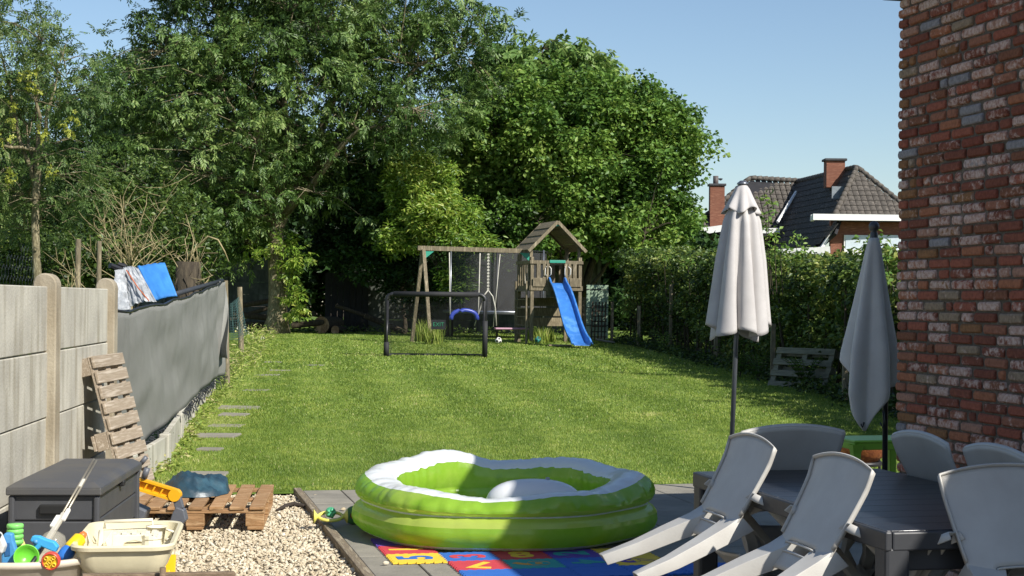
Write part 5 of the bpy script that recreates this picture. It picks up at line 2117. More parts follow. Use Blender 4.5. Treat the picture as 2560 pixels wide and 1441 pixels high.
for s in (-1, 1):
    MB().box((s * (TWd / 2 - .012), 0, .707), (.024, TL, .062)).build('edge_band', tdark, dt, bevel=.006)
    MB().box((0, s * (TL / 2 - .012), .706), (TWd - .05, .024, .060)).build('edge_band', tdark, dt, bevel=.006)
    MB().box((s * (TWd / 2 - .17), 0, .66), (.025, TL - .2, .07)).build('apron', tdark, dt)
    MB().box((0, s * (TL / 2 - .06), .64), (TWd - .20, .025, .07)).build('apron', tdark, dt, bevel=.006)
    for t in (-1, 1):
        mb = MB()
        mb.box((s * (TWd / 2 - .045), t * (TL / 2 - .045), .345), (.085, .085, .69))
        mb.build('leg', tdark, dt, bevel=.012)

# ================================================================ chairs tipped against the table
chair_m = surf('warm_grey_plastic', lin('#bfbcb5'), lin('#b5b1aa'), rough=.48, scale=6, bump=.04, bscale=160, spec=.4)


def back_pt(u, v):
    """u -1..1 across, v 0..1 up the back; seat rear to top"""
    z = .335 + .44 * v
    y = -.205 - .10 * v - .045 * v * v
    hw = .205 + .042 * v
    x = u * hw
    y += .02 * u * u
    if v > .8:
        z -= .026 * abs(u) ** 2.2 * (v - .8) / .2
    return Vector((x, y, z))


def c_loft(path, widths, depths, face):
    """U-channel along a path: flat outer web with two flanges turned towards `face`"""
    secs_ = []
    for (p, w, d, side) in zip(path, widths, depths, [None] * len(path)):
        p = Vector(p)
        secs_.append([p + Vector((-w / 2, 0, 0)) + Vector(face) * d, p + Vector((-w / 2 + .006, 0, 0)), p + Vector((w / 2 - .006, 0, 0)), p + Vector((w / 2, 0, 0)) + Vector(face) * d])
    return secs_


def make_chair():
    root = thing('garden_chair', 'x', 'chair', 'chairs tipped against the dining table')
    mb = MB()
    mb.grid(lambda u, v: back_pt(2 * u - 1, v), 22, 24, skip=lambda u, v: abs(2 * u - 1) < .56 and .15 < v < .23)
    mb.build('backrest', chair_m, root, smooth=True, solid=.008)
    rim = [back_pt(-1, v) + Vector((0, -.010, 0)) for v in np.linspace(.3, 1, 9)] + [back_pt(u, 1) + Vector((0, -.010, 0)) for u in np.linspace(-.97, .97, 14)] + \
          [back_pt(1, v) + Vector((0, -.010, 0)) for v in np.linspace(1, .3, 9)]
    secs_ = []
    for i, p in enumerate(rim):
        secs_.append([p + Vector((0, .010, 0)), p + Vector((0, -.007, 0))])
    MB().loft(secs_).build('rim', chair_m, root, sharp=25, solid=.006)
    sl = [back_pt(u, .15) + Vector((0, -.006, 0)) for u in np.linspace(-.56, .56, 9)] + [back_pt(u, .23) + Vector((0, -.006, 0)) for u in np.linspace(.56, -.56, 9)]
    MB().tube(sl + [sl[0]], .0045, 6, cap=False).build('slot_rim', chair_m, root, smooth=True)
    mb = MB()

    def seat_fn(u, v):
        x = (2 * u - 1) * (.20 + .03 * v)
        y = -.11 + .365 * v
        z = .37 + .03 * v - .02 * math.sin(math.pi * u) + (-.35 * max(0, v - .9))
        return (x, y, z)
    mb.grid(seat_fn, 14, 16)
    mb.build('seat', chair_m, root, smooth=True, solid=.008)
    for s in (-1, 1):
        path = [(s * .150, -.218, .475), (s * .165, -.232, .40), (s * .195, -.268, .28), (s * .215, -.31, .14), (s * .232, -.365, 0)]
        secs_ = []
        for k, p in enumerate(path):
            t = k / 4
            win, wout = (.075 - .05 * t), (.06 - .035 * t)
            d = .075 - .035 * t
            p = Vector(p)
            inn, ou = p - Vector((s * win, 0, 0)), p + Vector((s * wout, 0, 0))
            secs_.append([inn + Vector((-s * .014, d, -.01)), inn, ou, ou + Vector((s * .004, d, 0))])
        MB().loft(secs_).build('rear_leg', chair_m, root, sharp=30, solid=.006, bevel=.002)
        path = [(s * .235, -.265, .565), (s * .262, -.20, .592), (s * .275, .0, .60), (s * .275, .14, .595), (s * .270, .20, .565), (s * .265, .225, .50)]
        secs_ = []
        for k, p in enumerate(path):
            w = .05
            p = Vector(p)
            dn = Vector((0, 0, -.03)) if k < 4 else Vector((0, -.03, 0))
            secs_.append([p + Vector((-w / 2, 0, 0)) + dn, p + Vector((-w / 2 + .004, 0, 0)), p + Vector((w / 2 - .004, 0, 0)), p + Vector((w / 2, 0, 0)) + dn])
        MB().loft(secs_).build('armrest', chair_m, root, sharp=35, solid=.006)
        path = [(s * .265, .225, .50), (s * .258, .235, .36), (s * .252, .25, .18), (s * .25, .268, 0)]
        secs_ = []
        for k, p in enumerate(path):
            w = .085 - .04 * k / 3
            p = Vector(p)
            secs_.append([p + Vector((-w / 2, -.04, 0)), p + Vector((-w / 2, 0, 0)), p + Vector((w / 2, 0, 0)), p + Vector((w / 2, -.04, 0))])
        MB().loft(secs_).build('front_leg', chair_m, root, sharp=35, solid=.006)
        MB().beam((s * .215, .20, .375), (s * .262, .232, .375), .05, .05, up=(0, 0, 1)).build('seat_bracket', chair_m, root, bevel=.008)
    return root


TIP = math.radians(48)


def tip_matrix(edge, face, back=.085):
    """front feet stand just outside the table edge; chair tipped forward about them"""
    face = Vector(face).normalized()
    yaw = math.atan2(-face.x, face.y)
    pos = Vector(edge) - face * back
    return Matrix.Translation((pos.x, pos.y, 0)) @ Matrix.Rotation(yaw, 4, 'Z') @ Matrix.Rotation(-TIP, 4, 'X') @ Matrix.Scale(.95, 4) @ Matrix.Translation((0, -.268, 0))


def edge_left(y):
    t = (y - TA.y) / (TBk.y - TA.y)
    return TA.lerp(TBk, t)


chair0 = make_chair()
spots = [(edge_left(6.25), tp, 'tipped grey garden chair on the pool side, nearer the lawn'),
         (edge_left(5.45), tp, 'tipped grey garden chair on the pool side, nearer the camera'),
         (edge_left(6.30) + tp * TWd, -tp, 'tipped grey garden chair against the brick wall, nearer the grey parasol'),
         (edge_left(5.72) + tp * TWd, -tp, 'tipped grey garden chair against the brick wall at the frame edge'),
         (TA + tp * TWd * .50, tl_dir, 'tipped grey garden chair at the lawn end of the table'),
         (TA + tl_dir * TL + tp * TWd * .52, -tl_dir, 'large tipped grey garden chair nearest the camera at bottom right')]
for k, (e, fdir, lab) in enumerate(spots):
    if k == 0:
        r = chair0
    else:
        r = chair0.copy()
        COL.objects.link(r)
        for ch in chair0.children:
            c = ch.copy()
            COL.objects.link(c)
            c.parent = r
    r.matrix_basis = tip_matrix(e, fdir)
    r['label'] = lab

# ================================================================ parasols
fab_m = surf('beige_parasol_fabric', lin('#c7c3c0'), lin('#bbb7b4'), rough=.85, scale=5, bump=.08, bscale=220, trans=.15)
fab_g = surf('grey_parasol_fabric', lin('#e0ded9'), lin('#d6d3ce'), rough=.85, scale=5, bump=.08, bscale=220, trans=.25)
pole_m = surf('anthracite_pole', lin('#6b6f76'), lin('#5a5e65'), rough=.35, scale=8, metal=.6)

pb_ = P(1824, 1229, 12.3)
ps = thing('parasol', 'closed beige parasol with grey pole standing at the patio edge', 'parasol', loc=(pb_.x, pb_.y, 0))
ptop = P(1857, 452, 12.3)
lean_x = (ptop.x - pb_.x)


def lx(z):
    return lean_x * z / ptop.z


MB().tube([(lx(.0), 0, .0), (lx(1.2), 0, 1.2), (lx(2.35), 0, 2.35)], .019, 12).build('pole', pole_m, ps, smooth=True)
MB().tube([(lx(0), 0, 0), (lx(.42), 0, .42)], .026, 12).build('sleeve', M['steel'], ps, smooth=True)
MB().lathe([(0, .05), (.23, .05), (.25, .02), (.25, 0)], 28).build('base', M['concrete_dark'], ps, smooth=True)
MB().tube([(lx(.36) + .02, -.02, .36), (lx(.36) + .06, -.03, .36)], .012, 8).build('knob', M['black_metal'], ps)


def canopy(u, v):
    """v 0 top .. 1 hem"""
    an = u * 2 * math.pi
    zt, zh = 2.20, 1.23 + .055 * math.cos(4 * an + .8) + .03 * math.cos(3 * an + 2.0)
    z = zt + (zh - zt) * v
    r = np.interp(v, [0, .12, .45, 1.0], [.085, .125, .165, .205])
    amp = np.interp(v, [0, .15, 1], [.1, .16, .24])
    fold = math.cos(8 * an + 1.3 * math.sin(an) + .7 * v)
    fold = math.copysign(abs(fold) ** .7, fold)
    r *= 1 + amp * fold + .07 * math.sin(3 * an + 1.0 + v)
    tw_ = an + .25 * v + .18 * math.sin(8 * an) * v
    return (lx(z) + r * math.cos(tw_), r * math.sin(tw_), z)


can1 = MB().grid(canopy, 160, 34, closed_u=True).build('canopy', fab_m, ps, smooth=True, solid=.003)


def cap_fn(u, v):
    an = u * 2 * math.pi
    z = 2.36 - .20 * v - .025 * v * math.cos(4 * an + 1)
    r = np.interp(v, [0, .15, 1.0], [.03, .055, .135]) * (1 + .14 * v * math.cos(8 * an + .6) + .06 * math.sin(3 * an))
    return (lx(z) + r * math.cos(an), r * math.sin(an), z)


MB().grid(cap_fn, 120, 14, closed_u=True).build('vent_cap', fab_m, can1, smooth=True, solid=.003)
MB().lathe([(0, .035), (.02, .033), (.042, .015), (.045, .005), (.03, 0), (0, 0)], 20, Matrix.Translation((lx(2.36), 0, 2.36))).build('finial', M['steel'], ps, smooth=True)

gx = P(2184, 700, 9.85)
pg2 = thing('parasol', 'closed grey parasol with ball finial beside the brick corner', 'parasol', loc=(gx.x, 9.85, 0))
MB().tube([(.085, .03, 0), (.085, .03, 1.1), (.0, .0, 1.9)], .017, 10).build('pole', M['black_metal'], pg2, smooth=True)
MB().lathe([(0, .05), (.2, .05), (.22, 0)], 24, Matrix.Translation((.085, .03, 0))).build('base', M['concrete_dark'], pg2, smooth=True)


def canopy2(u, v):
    an = u * 2 * math.pi
    front = .5 + .5 * math.cos(an + math.pi / 2 + .25)
    zh = 1.10 - .40 * front ** 3 - .10 * (.5 + .5 * math.cos(3 * an + .4)) + .08 * (.5 + .5 * math.cos(an - math.pi))
    z = 1.86 + (zh - 1.86) * v
    zz = (1.86 - z)
    r = np.interp(zz, [0, .06, .3, .7, .95, 1.2], [.03, .042, .078, .135, .142, .09])
    fold = math.cos(6 * an + .9 * math.sin(an * 2) + 1.0)
    amp = np.interp(zz, [0, .1, .9], [.03, .10, .30])
    r *= 1 + amp * fold + .05 * math.sin(2 * an + zz * 2)
    return (r * math.cos(an) - .03 * zz, r * math.sin(an), z)


MB().grid(canopy2, 150, 40, closed_u=True).build('canopy', fab_g, pg2, smooth=True, solid=.003)
MB().lathe([(0, .105), (.018, .1), (.03, .085), (.033, .07), (.028, .05), (.018, .04), (.022, .03), (.026, .0), (.026, -.02), (0, -.02)], 20, Matrix.Translation((0, 0, 1.86))).build('finial', plastic('dark_finial', lin('#44464a'), .45), pg2, smooth=True)
for s in (-1, 1):
    MB().tube([(s * .07 - .02, -.06, .80), (s * .075 - .02, -.08, .73), (s * .06 - .02, -.09, .70), (s * .05 - .02, -.08, .73)], .006, 6).build('strap_loop', M['black_metal'], pg2, smooth=True)

# ================================================================ green kids table and fire bowl on the lawn
lime = plastic('lime_green_plastic', lin('#86b83c'), .4)
kc = P(2195, 1092, 11.6)
kt = thing('kids_table', 'small lime green plastic table beside the brick corner', 'table', loc=(kc.x - .04, 11.55, 0.0), rz=.25)
MB().prism([(-.25, -.2), (.25, -.2), (.25, .2), (-.25, .2)], .465, .49).build('top', lime, kt, bevel=.012)
for s in (-1, 1):
    MB().box((s * .235, 0, .445), (.02, .38, .05)).build('apron', lime, kt, bevel=.006)
    MB().box((0, s * .185, .445), (.46, .02, .05)).build('apron', lime, kt, bevel=.006)
    for t in (-1, 1):
        mb = MB()
        secs_ = []
        for z, w in ((.46, .09), (.40, .06), (.2, .048), (0, .04)):
            cx, cy = s * (.235 + .02 * (1 - z / .46)), t * (.185 + .02 * (1 - z / .46))
            secs_.append([(cx - w / 2, cy - w / 2, z), (cx + w / 2, cy - w / 2, z), (cx + w / 2, cy + w / 2, z), (cx - w / 2, cy + w / 2, z)])
        mb.loft(secs_, closed=True).build('leg', lime, kt, bevel=.006)
fb = P(2150, 1128, 12.9)
rust = surf('rusty_steel', lin('#a2602c'), lin('#7d4420'), c3=lin('#bb7a3e'), rough=.8, scale=9, bump=.2)
fbw = thing('fire_bowl', 'rusty round fire bowl on black stand behind the lime green table', 'fire bowl', loc=(fb.x, 12.9, lawn_z(0, 12.9)))
MB().lathe([(.05, .17), (.14, .19), (.20, .24), (.225, .30), (.23, .31), (.215, .30), (.19, .245), (.13, .20), (0, .185)], 32).build('bowl', rust, fbw, smooth=True)
for k in range(3):
    a = k * 2 * math.pi / 3 + .3
    MB().tube([(.19 * math.cos(a), .19 * math.sin(a), 0), (.17 * math.cos(a), .17 * math.sin(a), .22)], .012, 6).build('leg', M['black_metal'], fbw)
MB().tube([(.16 * math.cos(a), .16 * math.sin(a), .17) for a in np.linspace(0, 2 * math.pi, 25)], .02, 6, cap=False).build('ring', M['black_metal'], fbw, smooth=True)
MB().tube([(.22, -.03, .28), (.27, -.03, .27), (.27, .03, .25), (.22, .03, .24)], .006, 5).build('handle', rust, fbw)

# ================================================================ inflatable pool
vinyl = surf('lime_vinyl', lin('#aad64a'), lin('#9fce3e'), c3=lin('#bcdb5e'), rough=.25, scale=2.2, bump=.14, bscale=9, trans=.5, spec=.6, coat=.3)
vinyl_y = surf('lit_through_vinyl', lin('#cfe070'), lin('#c4d960'), rough=.24, scale=2.2, bump=.08, bscale=7, trans=.5, spec=.6, coat=.3)  # yellower bands: light showing through the tubes, put into the colour
vinyl_w = surf('white_vinyl', (.80, .81, .82), (.76, .77, .78), rough=.28, scale=3, bump=.10, bscale=9, trans=.15, spec=.5, coat=.2)
pool = thing('inflatable_pool', 'lime green inflatable paddling pool with white rim on the patio', 'paddling pool', loc=(-.045, 10.03, 0.006), rz=0)


def pool_pt(an, r, z, wr=0.0):
    """bend a round section: rim sags at the front, peaks at the back left"""
    k = max(0, (z - .2) / .2)
    front = .5 + .5 * math.cos(an + math.pi / 2)             # 1 towards the camera
    bl = max(0, math.cos(an - math.radians(128)))
    dz = k * (-.085 * front ** 2 + .045 * bl ** 6 + .014 * math.cos(6 * an + .6) - .035 * max(0, math.cos(an - math.radians(98))) ** 40)
    rr_ = r * (1 + .022 * math.cos(6 * an + .3) + .012 * math.cos(3 * an)) - k * .03 * front
    cre = max(0, mnoise.noise(Vector((math.cos(an) * 9, math.sin(an) * 9, 2)))) * abs(math.sin(an * 46 + 5 * mnoise.noise(Vector((math.cos(an) * 3, math.sin(an) * 3, z * 6)))))
    rr_ -= wr * 1.4 * cre
    w = wr * (mnoise.noise(Vector((math.cos(an) * 16, math.sin(an) * 16, z * 7))) + .7 * mnoise.noise(Vector((math.cos(an) * 38, math.sin(an) * 38, z * 5 + 3))))
    return Vector(((rr_ + w) * math.cos(an), (rr_ + w) * math.sin(an), z + dz + w * .5))


def ring_part(name, prof, mat, wr=0.0, n=220):
    dense = []
    for (a, b_), (c, d) in zip(prof[:-1], prof[1:]):
        for t in (0, .5):
            dense.append((a + (c - a) * t, b_ + (d - b_) * t))
    dense.append(prof[-1])
    mb = MB()
    mb.grid(lambda u, v: pool_pt(u * 2 * math.pi, *np.array(dense)[min(len(dense) - 1, int(round(v * (len(dense) - 1))))], wr), n, len(dense) - 1, closed_u=True)
    return mb.build(name, mat, pool, smooth=True)


ring_part('base', [(.70, .004), (.80, .004), (.855, .010), (.885, .028)], vinyl_w)
ring_part('lower_tube', [(.885, .028), (.922, .06), (.938, .10), (.932, .145)], vinyl, .004)
ring_part('lower_band', [(.932, .145), (.912, .175), (.878, .198)], vinyl_y, .004)
ring_part('seam', [(.878, .198), (.872, .204), (.878, .210)], vinyl_w)
ring_part('upper_band', [(.878, .210), (.905, .228), (.918, .252)], vinyl_y, .005)
ring_part('upper_tube', [(.918, .252), (.922, .285), (.912, .318), (.893, .348), (.866, .372)], vinyl, .015)
ring_part('rim', [(.866, .372), (.835, .388), (.79, .394), (.74, .386), (.695, .366), (.668, .338)], vinyl_w, .014)
ring_part('inner_wall', [(.668, .338), (.655, .30), (.65, .26), (.66, .215), (.668, .20), (.655, .17), (.652, .10), (.66, .04), (.64, .012)], vinyl, .006)
mb = MB()
mb.lathe([(0, .014), (.66, .014)], 60)
mb.build('floor', vinyl_w, pool)


def pil(u, v):
    an, ph = u * 2 * math.pi, (v - .5) * math.pi
    ce = lambda a, e: math.copysign(abs(math.cos(a)) ** e, math.cos(a))
    se = lambda a, e: math.copysign(abs(math.sin(a)) ** e, math.sin(a))
    return (.295 * ce(ph, .8) * ce(an, .75), .16 * ce(ph, .8) * se(an, .9), .165 * se(ph, .85))


o = MB().grid(pil, 48, 24, closed_u=True).build('seat_cushion', vinyl_w, pool, smooth=True)
o.location = (.19, -.44, .215)
MB().lathe([(0, .012), (.012, .01), (.014, 0)], 12, Matrix.Translation((.27, -.42, .378))).build('valve', plastic('grey_valve', lin('#9aa0a4'), .4), pool)

# ================================================================ foam puzzle mat
mat = thing('puzzle_mat', 'coloured foam number puzzle mat under the front of the pool', 'play mat')
MO = Vector((-.262, 8.50, 0))
mat.matrix_basis = Matrix(((E1.x, E2.x, 0, MO.x), (E1.y, E2.y, 0, MO.y), (0, 0, 1, .003), (0, 0, 0, 1)))
foam = {k: surf('foam_' + k, lin(h), tuple(x * .9 for x in lin(h)), rough=.85, scale=12, bump=.15, bscale=120) for k, h in
        dict(red='#c23b46', yellow='#e6c13a', blue='#2a66b8', teal='#2f9d93', purple='#5a3a98', orange='#d99a3a').items()}
TS_ = .30


def tile_poly(s, teeth=6):
    pts = []
    n = teeth * 2
    h = s / 2
    t = .012
    for side in range(4):
        for i in range(n):
            a = -h + s * i / n
            b_ = -h + s * (i + 1) / n
            o_ = (t if i % 2 else 0) - .006
            for x in (a, b_):
                p = (x, -h - o_ + .0)
                for _ in range(side):
                    p = (-p[1], p[0])
                pts.append(p)
    return pts


tile_base = tile_poly(TS_ - .004)
numer = {(0, 0): ('red', '7', 'yellow', 2.9), (1, 0): ('teal', '6', 'orange', 1.57), (2, 0): ('blue', '4', 'teal', -1.57), (3, 0): ('yellow', '9', 'purple', 1.57), (-1, 1): ('yellow', '5', 'blue', 1.57),
         (-1, 2): ('red', '1', 'yellow', 1.57), (0, 1): ('blue', '3', 'red', 1.57), (3, 1): ('yellow', '0', 'blue', 1.57), (2, 1): ('purple', '2', 'teal', 1.57), (1, 1): ('red', '8', 'yellow', 0), (-1, 3): ('purple', '', '', 0)}
for i in range(5):
    numer.setdefault((i, -1), ('blue', '', '', 0))
tile_meshes = {}
for (i, j), (c, num, nc, rot) in numer.items():
    if c not in tile_meshes:
        tile_meshes[c] = MB().prism(tile_base, 0, .0095).mesh('tile', foam[c])
    o = link('tile', tile_meshes[c], mat)
    o.location = ((i + .5) * TS_, (j + .5) * TS_ + .04, rng.uniform(0, .0015))
    o.rotation_euler = (0, 0, 0)
    if num:
        text_mesh('numeral', num, .27, foam[nc], o, (0, 0, .0095), (0, 0, rot), offset=.008)

# ================================================================ toys on the paving
yl = plastic('pale_yellow_toy', lin('#dcd469'), .35)
gt = plastic('green_toy', lin('#4fa277'), .35)
rp = P(826, 1316, 10.15)
rt = thing('suction_rattle', 'yellow ring rattle with green ball lying on the edging board', 'toy', loc=(rp.x, rp.y, .045), rz=.2)
MB().tube([(.075 * math.cos(a), .05 * math.sin(a), .02 * math.sin(a) + .03) for a in np.linspace(0, 2 * math.pi, 30)], .011, 8, cap=False).build('ring', yl, rt, smooth=True)
for s in (-1, 1):
    MB().lathe([(.012, 0), (.02, .012), (.045, .028), (.047, .032), (.035, .024), (0, .014)], 18, Matrix.Translation((s * .075, 0, .03)) @ Matrix.Rotation(s * math.pi / 2, 4, 'Y')).build('suction_cup', yl, rt, smooth=True)
bm_ = MB()
bm_.lathe([(0.001, -.034), (.02, -.028), (.033, -.008), (.034, .008), (.02, .028), (.001, .034)], 14, Matrix.Translation((0, 0, .055)) @ Matrix.Rotation(1.2, 4, 'X'))
bm_.build('ball', gt, rt)
for k in range(5):
    a = k * 2 * math.pi / 5
    MB().tube([(.03 * math.cos(a), -.018, .055 + .03 * math.sin(a)), (.012 * math.cos(a), -.034, .055 + .012 * math.sin(a))], .009, 6).build('spoke', gt, rt, smooth=True)
rp = P(884, 1300, 10.35)
rb = thing('toy_roller', 'green toy wheel with red centre half hidden by the pool', 'toy', loc=(rp.x, rp.y, .0))
MB().lathe([(.02, -.03), (.05, -.028), (.058, -.02), (.058, .02), (.05, .028), (.02, .03)], 22, Matrix.Translation((0, 0, .058)) @ Matrix.Rotation(math.pi / 2, 4, 'X')).build('tyre', plastic('green_dark_toy', lin('#4d7c50'), .5), rb, smooth=True)
MB().lathe([(0, -.032), (.028, -.032), (.03, -.02), (.03, .02), (0, .03)], 18, Matrix.Translation((0, 0, .058)) @ Matrix.Rotation(math.pi / 2, 4, 'X')).build('hub', plastic('red_toy', lin('#b8452f'), .4), rb)

# ================================================================ sand and water play table
bei = plastic('beige_plastic', lin('#d9cfae'), .45)
bei2 = plastic('cream_toy_plastic', lin('#e4ddc6'), .4)
wt = thing('play_table', 'beige plastic sand and water play table in front of the storage box', 'play table', loc=(-1.585, 6.68, 0), rz=.145)


def rrect(w, d, r, n=6):
    pts = []
    for cx, cy, a0_ in ((w / 2 - r, d / 2 - r, 0), (-w / 2 + r, d / 2 - r, 90), (-w / 2 + r, -d / 2 + r, 180), (w / 2 - r, -d / 2 + r, 270)):
        for k in range(n + 1):
            a = math.radians(a0_ + 90 * k / n)
            pts.append((cx + r * math.cos(a), cy + r * math.sin(a)))
    return pts


def rr_loft(specs, cap_last=True):
    mb = MB()
    secs_ = [[(x, y, z) for x, y in rrect(w, d, r)] for (w, d, r, z) in specs]
    mb.loft(secs_, closed=True)
    if cap_last:
        n = len(secs_[0])
        k = len(mb.v)
        mb.f.append(tuple(range(k - n, k)))
    return mb


W_, D_ = .40, .72
rr_loft([(W_ - .09, D_ - .09, .06, .355), (W_ - .05, D_ - .05, .07, .385), (W_ - .03, D_ - .03, .075, .445), (W_ + .005, D_ + .005, .085, .447), (W_ + .01, D_ + .01, .085, .462), (W_ - .005, D_ - .005, .08, .470),
         (W_ - .035, D_ - .035, .07, .466), (W_ - .05, D_ - .05, .065, .42), (W_ - .07, D_ - .07, .05, .40)]).build('tray', bei, wt, sharp=35)
for s in (-1, 1):
    for t in (-1, 1):
        MB().tube([(s * .135, t * .25, 0), (s * .13, t * .25, .37)], [.032, .036], 14).build('leg', bei, wt, smooth=True)
    MB().beam((s * .165, -.2, .05), (s * .155, .2, .34), .02, .05, up=(1, 0, 0)).build('brace', yel, wt, bevel=.005)
    MB().beam((s * .165, .2, .05), (s * .155, -.2, .34), .02, .05, up=(1, 0, 0)).build('brace', yel, wt, bevel=.005)
# moulds lying in the tray
tm = [((-.11, -.14), 'scoop'), ((.02, .02), 'bridge'), ((.10, -.12), 'tower'), ((-.02, .18), 'channel'), ((.10, .14), 'cup')]
for (x, y), nm in tm:
    t_ = thing('sand_toy', {'scoop': 'cream scoop lying at the left of the play table tray', 'bridge': 'white bridge mould in the middle of the tray', 'tower': 'small cream tower mould at the right of the tray',
                            'channel': 'long white channel piece at the back of the tray', 'cup': 'cream cup mould at the back right of the tray'}[nm], 'sand toy', 'sand toys in the play table')
    t_.matrix_basis = Matrix.Translation((-1.585, 6.68, 0)) @ Matrix.Rotation(.145, 4, 'Z') @ Matrix.Translation((x, y, .402))
    if nm == 'scoop':
        MB().loft([[(-.03, -.05, .06), (-.05, -.02, .0), (.05, -.02, 0), (.03, -.05, .06)], [(-.05, .03, .09), (-.05, .05, .01), (.05, .05, .01), (.05, .03, .09)]]).build('blade', bei2, t_, solid=.004)
        MB().tube([(0, .04, .02), (0, .10, .08)], .012, 8).build('grip', bei2, t_, smooth=True)
    elif nm == 'bridge':
        MB().prism([(-.09, 0), (-.05, 0), (-.04, .025), (0, .035), (.04, .025), (.05, 0), (.09, 0), (.09, .06), (-.09, .06)], -.03, .03, Matrix.Rotation(math.pi / 2, 4, 'X')).build('body', bei2, t_, bevel=.004)
        for k in range(5):
            MB().box((-.08 + k * .04, 0, .066), (.02, .06, .012)).build('crenel', bei2, t_)
    elif nm == 'tower':
        MB().lathe([(.045, 0), (.038, .06), (.042, .06), (.042, .075), (0, .075)], 14).build('body', bei2, t_)
        for k in range(6):
            a = k * math.pi / 3
            MB().box((.034 * math.cos(a), .034 * math.sin(a), .08), (.016, .016, .014)).build('crenel', bei2, t_)
    elif nm == 'channel':
        MB().loft([[(-.13, -.03, .05), (-.13, -.025, .0), (-.13, .025, 0), (-.13, .03, .05)], [(.13, -.03, .06), (.13, -.025, .012), (.13, .025, .012), (.13, .03, .06)]]).build('body', bei2, t_, solid=.004)
        MB().tube([(-.1, 0, .06), (-.1, 0, .09), (.1, 0, .095), (.1, 0, .06)], .008, 6).build('handle', bei2, t_, smooth=True)
    else:
        MB().lathe([(0, .002), (.03, .002), (.04, .07), (.044, .07), (.046, .075), (.036, .07), (.026, .01)], 16).build('body', bei2, t_, smooth=True)
        MB().tube([(.04, 0, .06), (.07, 0, .05), (.065, 0, .02), (.035, 0, .015)], .006, 6).build('handle', bei2, t_, smooth=True)
q = P(330, 1425, 7.0)
ball('blue and black patterned ball lying under the play table', (q.x, 7.0, 0), .10, (bw1, plastic('ball_blue', lin('#223a66'), .4)))

# ================================================================ toy tub
tubm = plastic('cream_tub_plastic', lin('#cfc3b0'), .5)
tubx, tuby = -1.965, 6.42
tb_ = thing('toy_tub', 'cream oval plastic tub full of toys at bottom left', 'tub', loc=(tubx, tuby, 0), rz=.05)
MB().lathe([(0, .005), (.205, .005), (.215, .02), (.262, .385), (.285, .39), (.287, .412), (.272, .416), (.258, .40), (.21, .03), (0, .02)], 48, sx=1.0, sy=.74).build('body', tubm, tb_, smooth=True)
mb = MB()
mb.lathe([(0, .23), (.225, .23)], 32, sx=1, sy=.74)
mb.build('contents', surf('jumbled_toys', lin('#3d5a70'), lin('#6b6a3a'), c3=lin('#8a4a3a'), rough=.6, scale=22), tb_)


def toy(name, label, parts_):
    r = thing(name, label, 'toy', 'toys in the tub')
    for nm, mb_, mt, kw in parts_:
        mb_.build(nm, mt, r, **kw)
    return r


sm = dict(smooth=True)
lg = plastic('light_green_toy', lin('#7fd06a'), .4)
tg = surf('green_clear_tube', lin('#5f8a6a'), lin('#4f7a5c'), rough=.2, trans=.4)
Yt = 6.45
hp = P(38, 1318, Yt)
mb1 = MB()
for k in range(4):
    z = -.005 - k * .021
    mb1.lathe([(0, z + .018), (.030, z + .018), (.033, z + .014), (.033, z + .002), (.028, z), (.028, z - .003)], 24, Matrix.Translation(hp))
mb2 = MB()
for s in (-1, 1):
    mb2.tube([hp + Vector((s * .012, 0, -.07)), hp + Vector((s * .012 + .02, 0, -.22))], .011, 10)
toy('bubble_wand', 'light green ribbed bubble wand standing in the toy tub', [('head', mb1, lg, sm), ('tube', mb2, tg, sm)])
b1 = plastic('mid_blue_toy', lin('#4a8fc4'), .4)
b2 = plastic('sky_blue_toy', lin('#43a6dc'), .4)
wq = P(22, 1372, Yt - .06)
Mg = Matrix.Translation(wq) @ Matrix.Rotation(math.pi / 2, 4, 'X') @ Matrix.Rotation(.08, 4, 'Z')
toy('water_gun', 'mid blue water gun standing upright in the toy tub', [
    ('body', MB().prism([(-.03, -.07), (.03, -.07), (.036, -.02), (.024, .03), (.022, .06), (-.005, .066), (-.022, .05), (-.026, 0)], -.017, .017, Mg), b1, dict(bevel=.006)),
    ('vent', MB().box((.0, .0, .019), (.02, .05, .004), Mg), plastic('navy_toy', lin('#2d5f93'), .5), {}),
    ('trigger', MB().box((-.026, .035, 0.0), (.02, .03, .02), Mg), plastic('pale_grey_toy', lin('#c9cfd2'), .4), dict(bevel=.004))])
gq = P(2, 1352, Yt - .10)
toy('toy_blaster', 'white and black toy blaster at the left edge of the tub', [
    ('body', MB().prism([(-.05, -.03), (.012, -.05), (.022, -.02), (0, .03), (-.05, .05)], -.02, .02, Matrix.Translation(gq) @ Matrix.Rotation(math.pi / 2, 4, 'X')), plastic('white_toy', lin('#d5d3ce'), .4), dict(bevel=.006)),
    ('barrel', MB().tube([gq + Vector((-.02, -.02, -.01)), gq + Vector((-.0, -.03, .03))], .014, 10), M['black_metal'], sm)])
fq = P(66, 1393, Yt - .10)
Mf = Matrix.Translation(fq) @ Matrix.Rotation(math.radians(72), 4, 'X') @ Matrix.Rotation(.35, 4, 'Y')
toy('toy_bowl', 'lime green toy bowl tilted towards the camera in the tub', [
    ('bowl', MB().lathe([(0, -.035), (.02, -.033), (.04, -.018), (.048, 0), (.050, .002), (.046, 0), (.037, -.016), (.018, -.029), (0, -.031)], 30, Mf), plastic('lime_toy', lin('#6cc23a'), .35), sm)])
sq = P(112, 1366, Yt - .04)
Ms = Matrix.Translation(sq) @ Matrix.Rotation(math.pi / 2, 4, 'X') @ Matrix.Rotation(-.22, 4, 'Z')
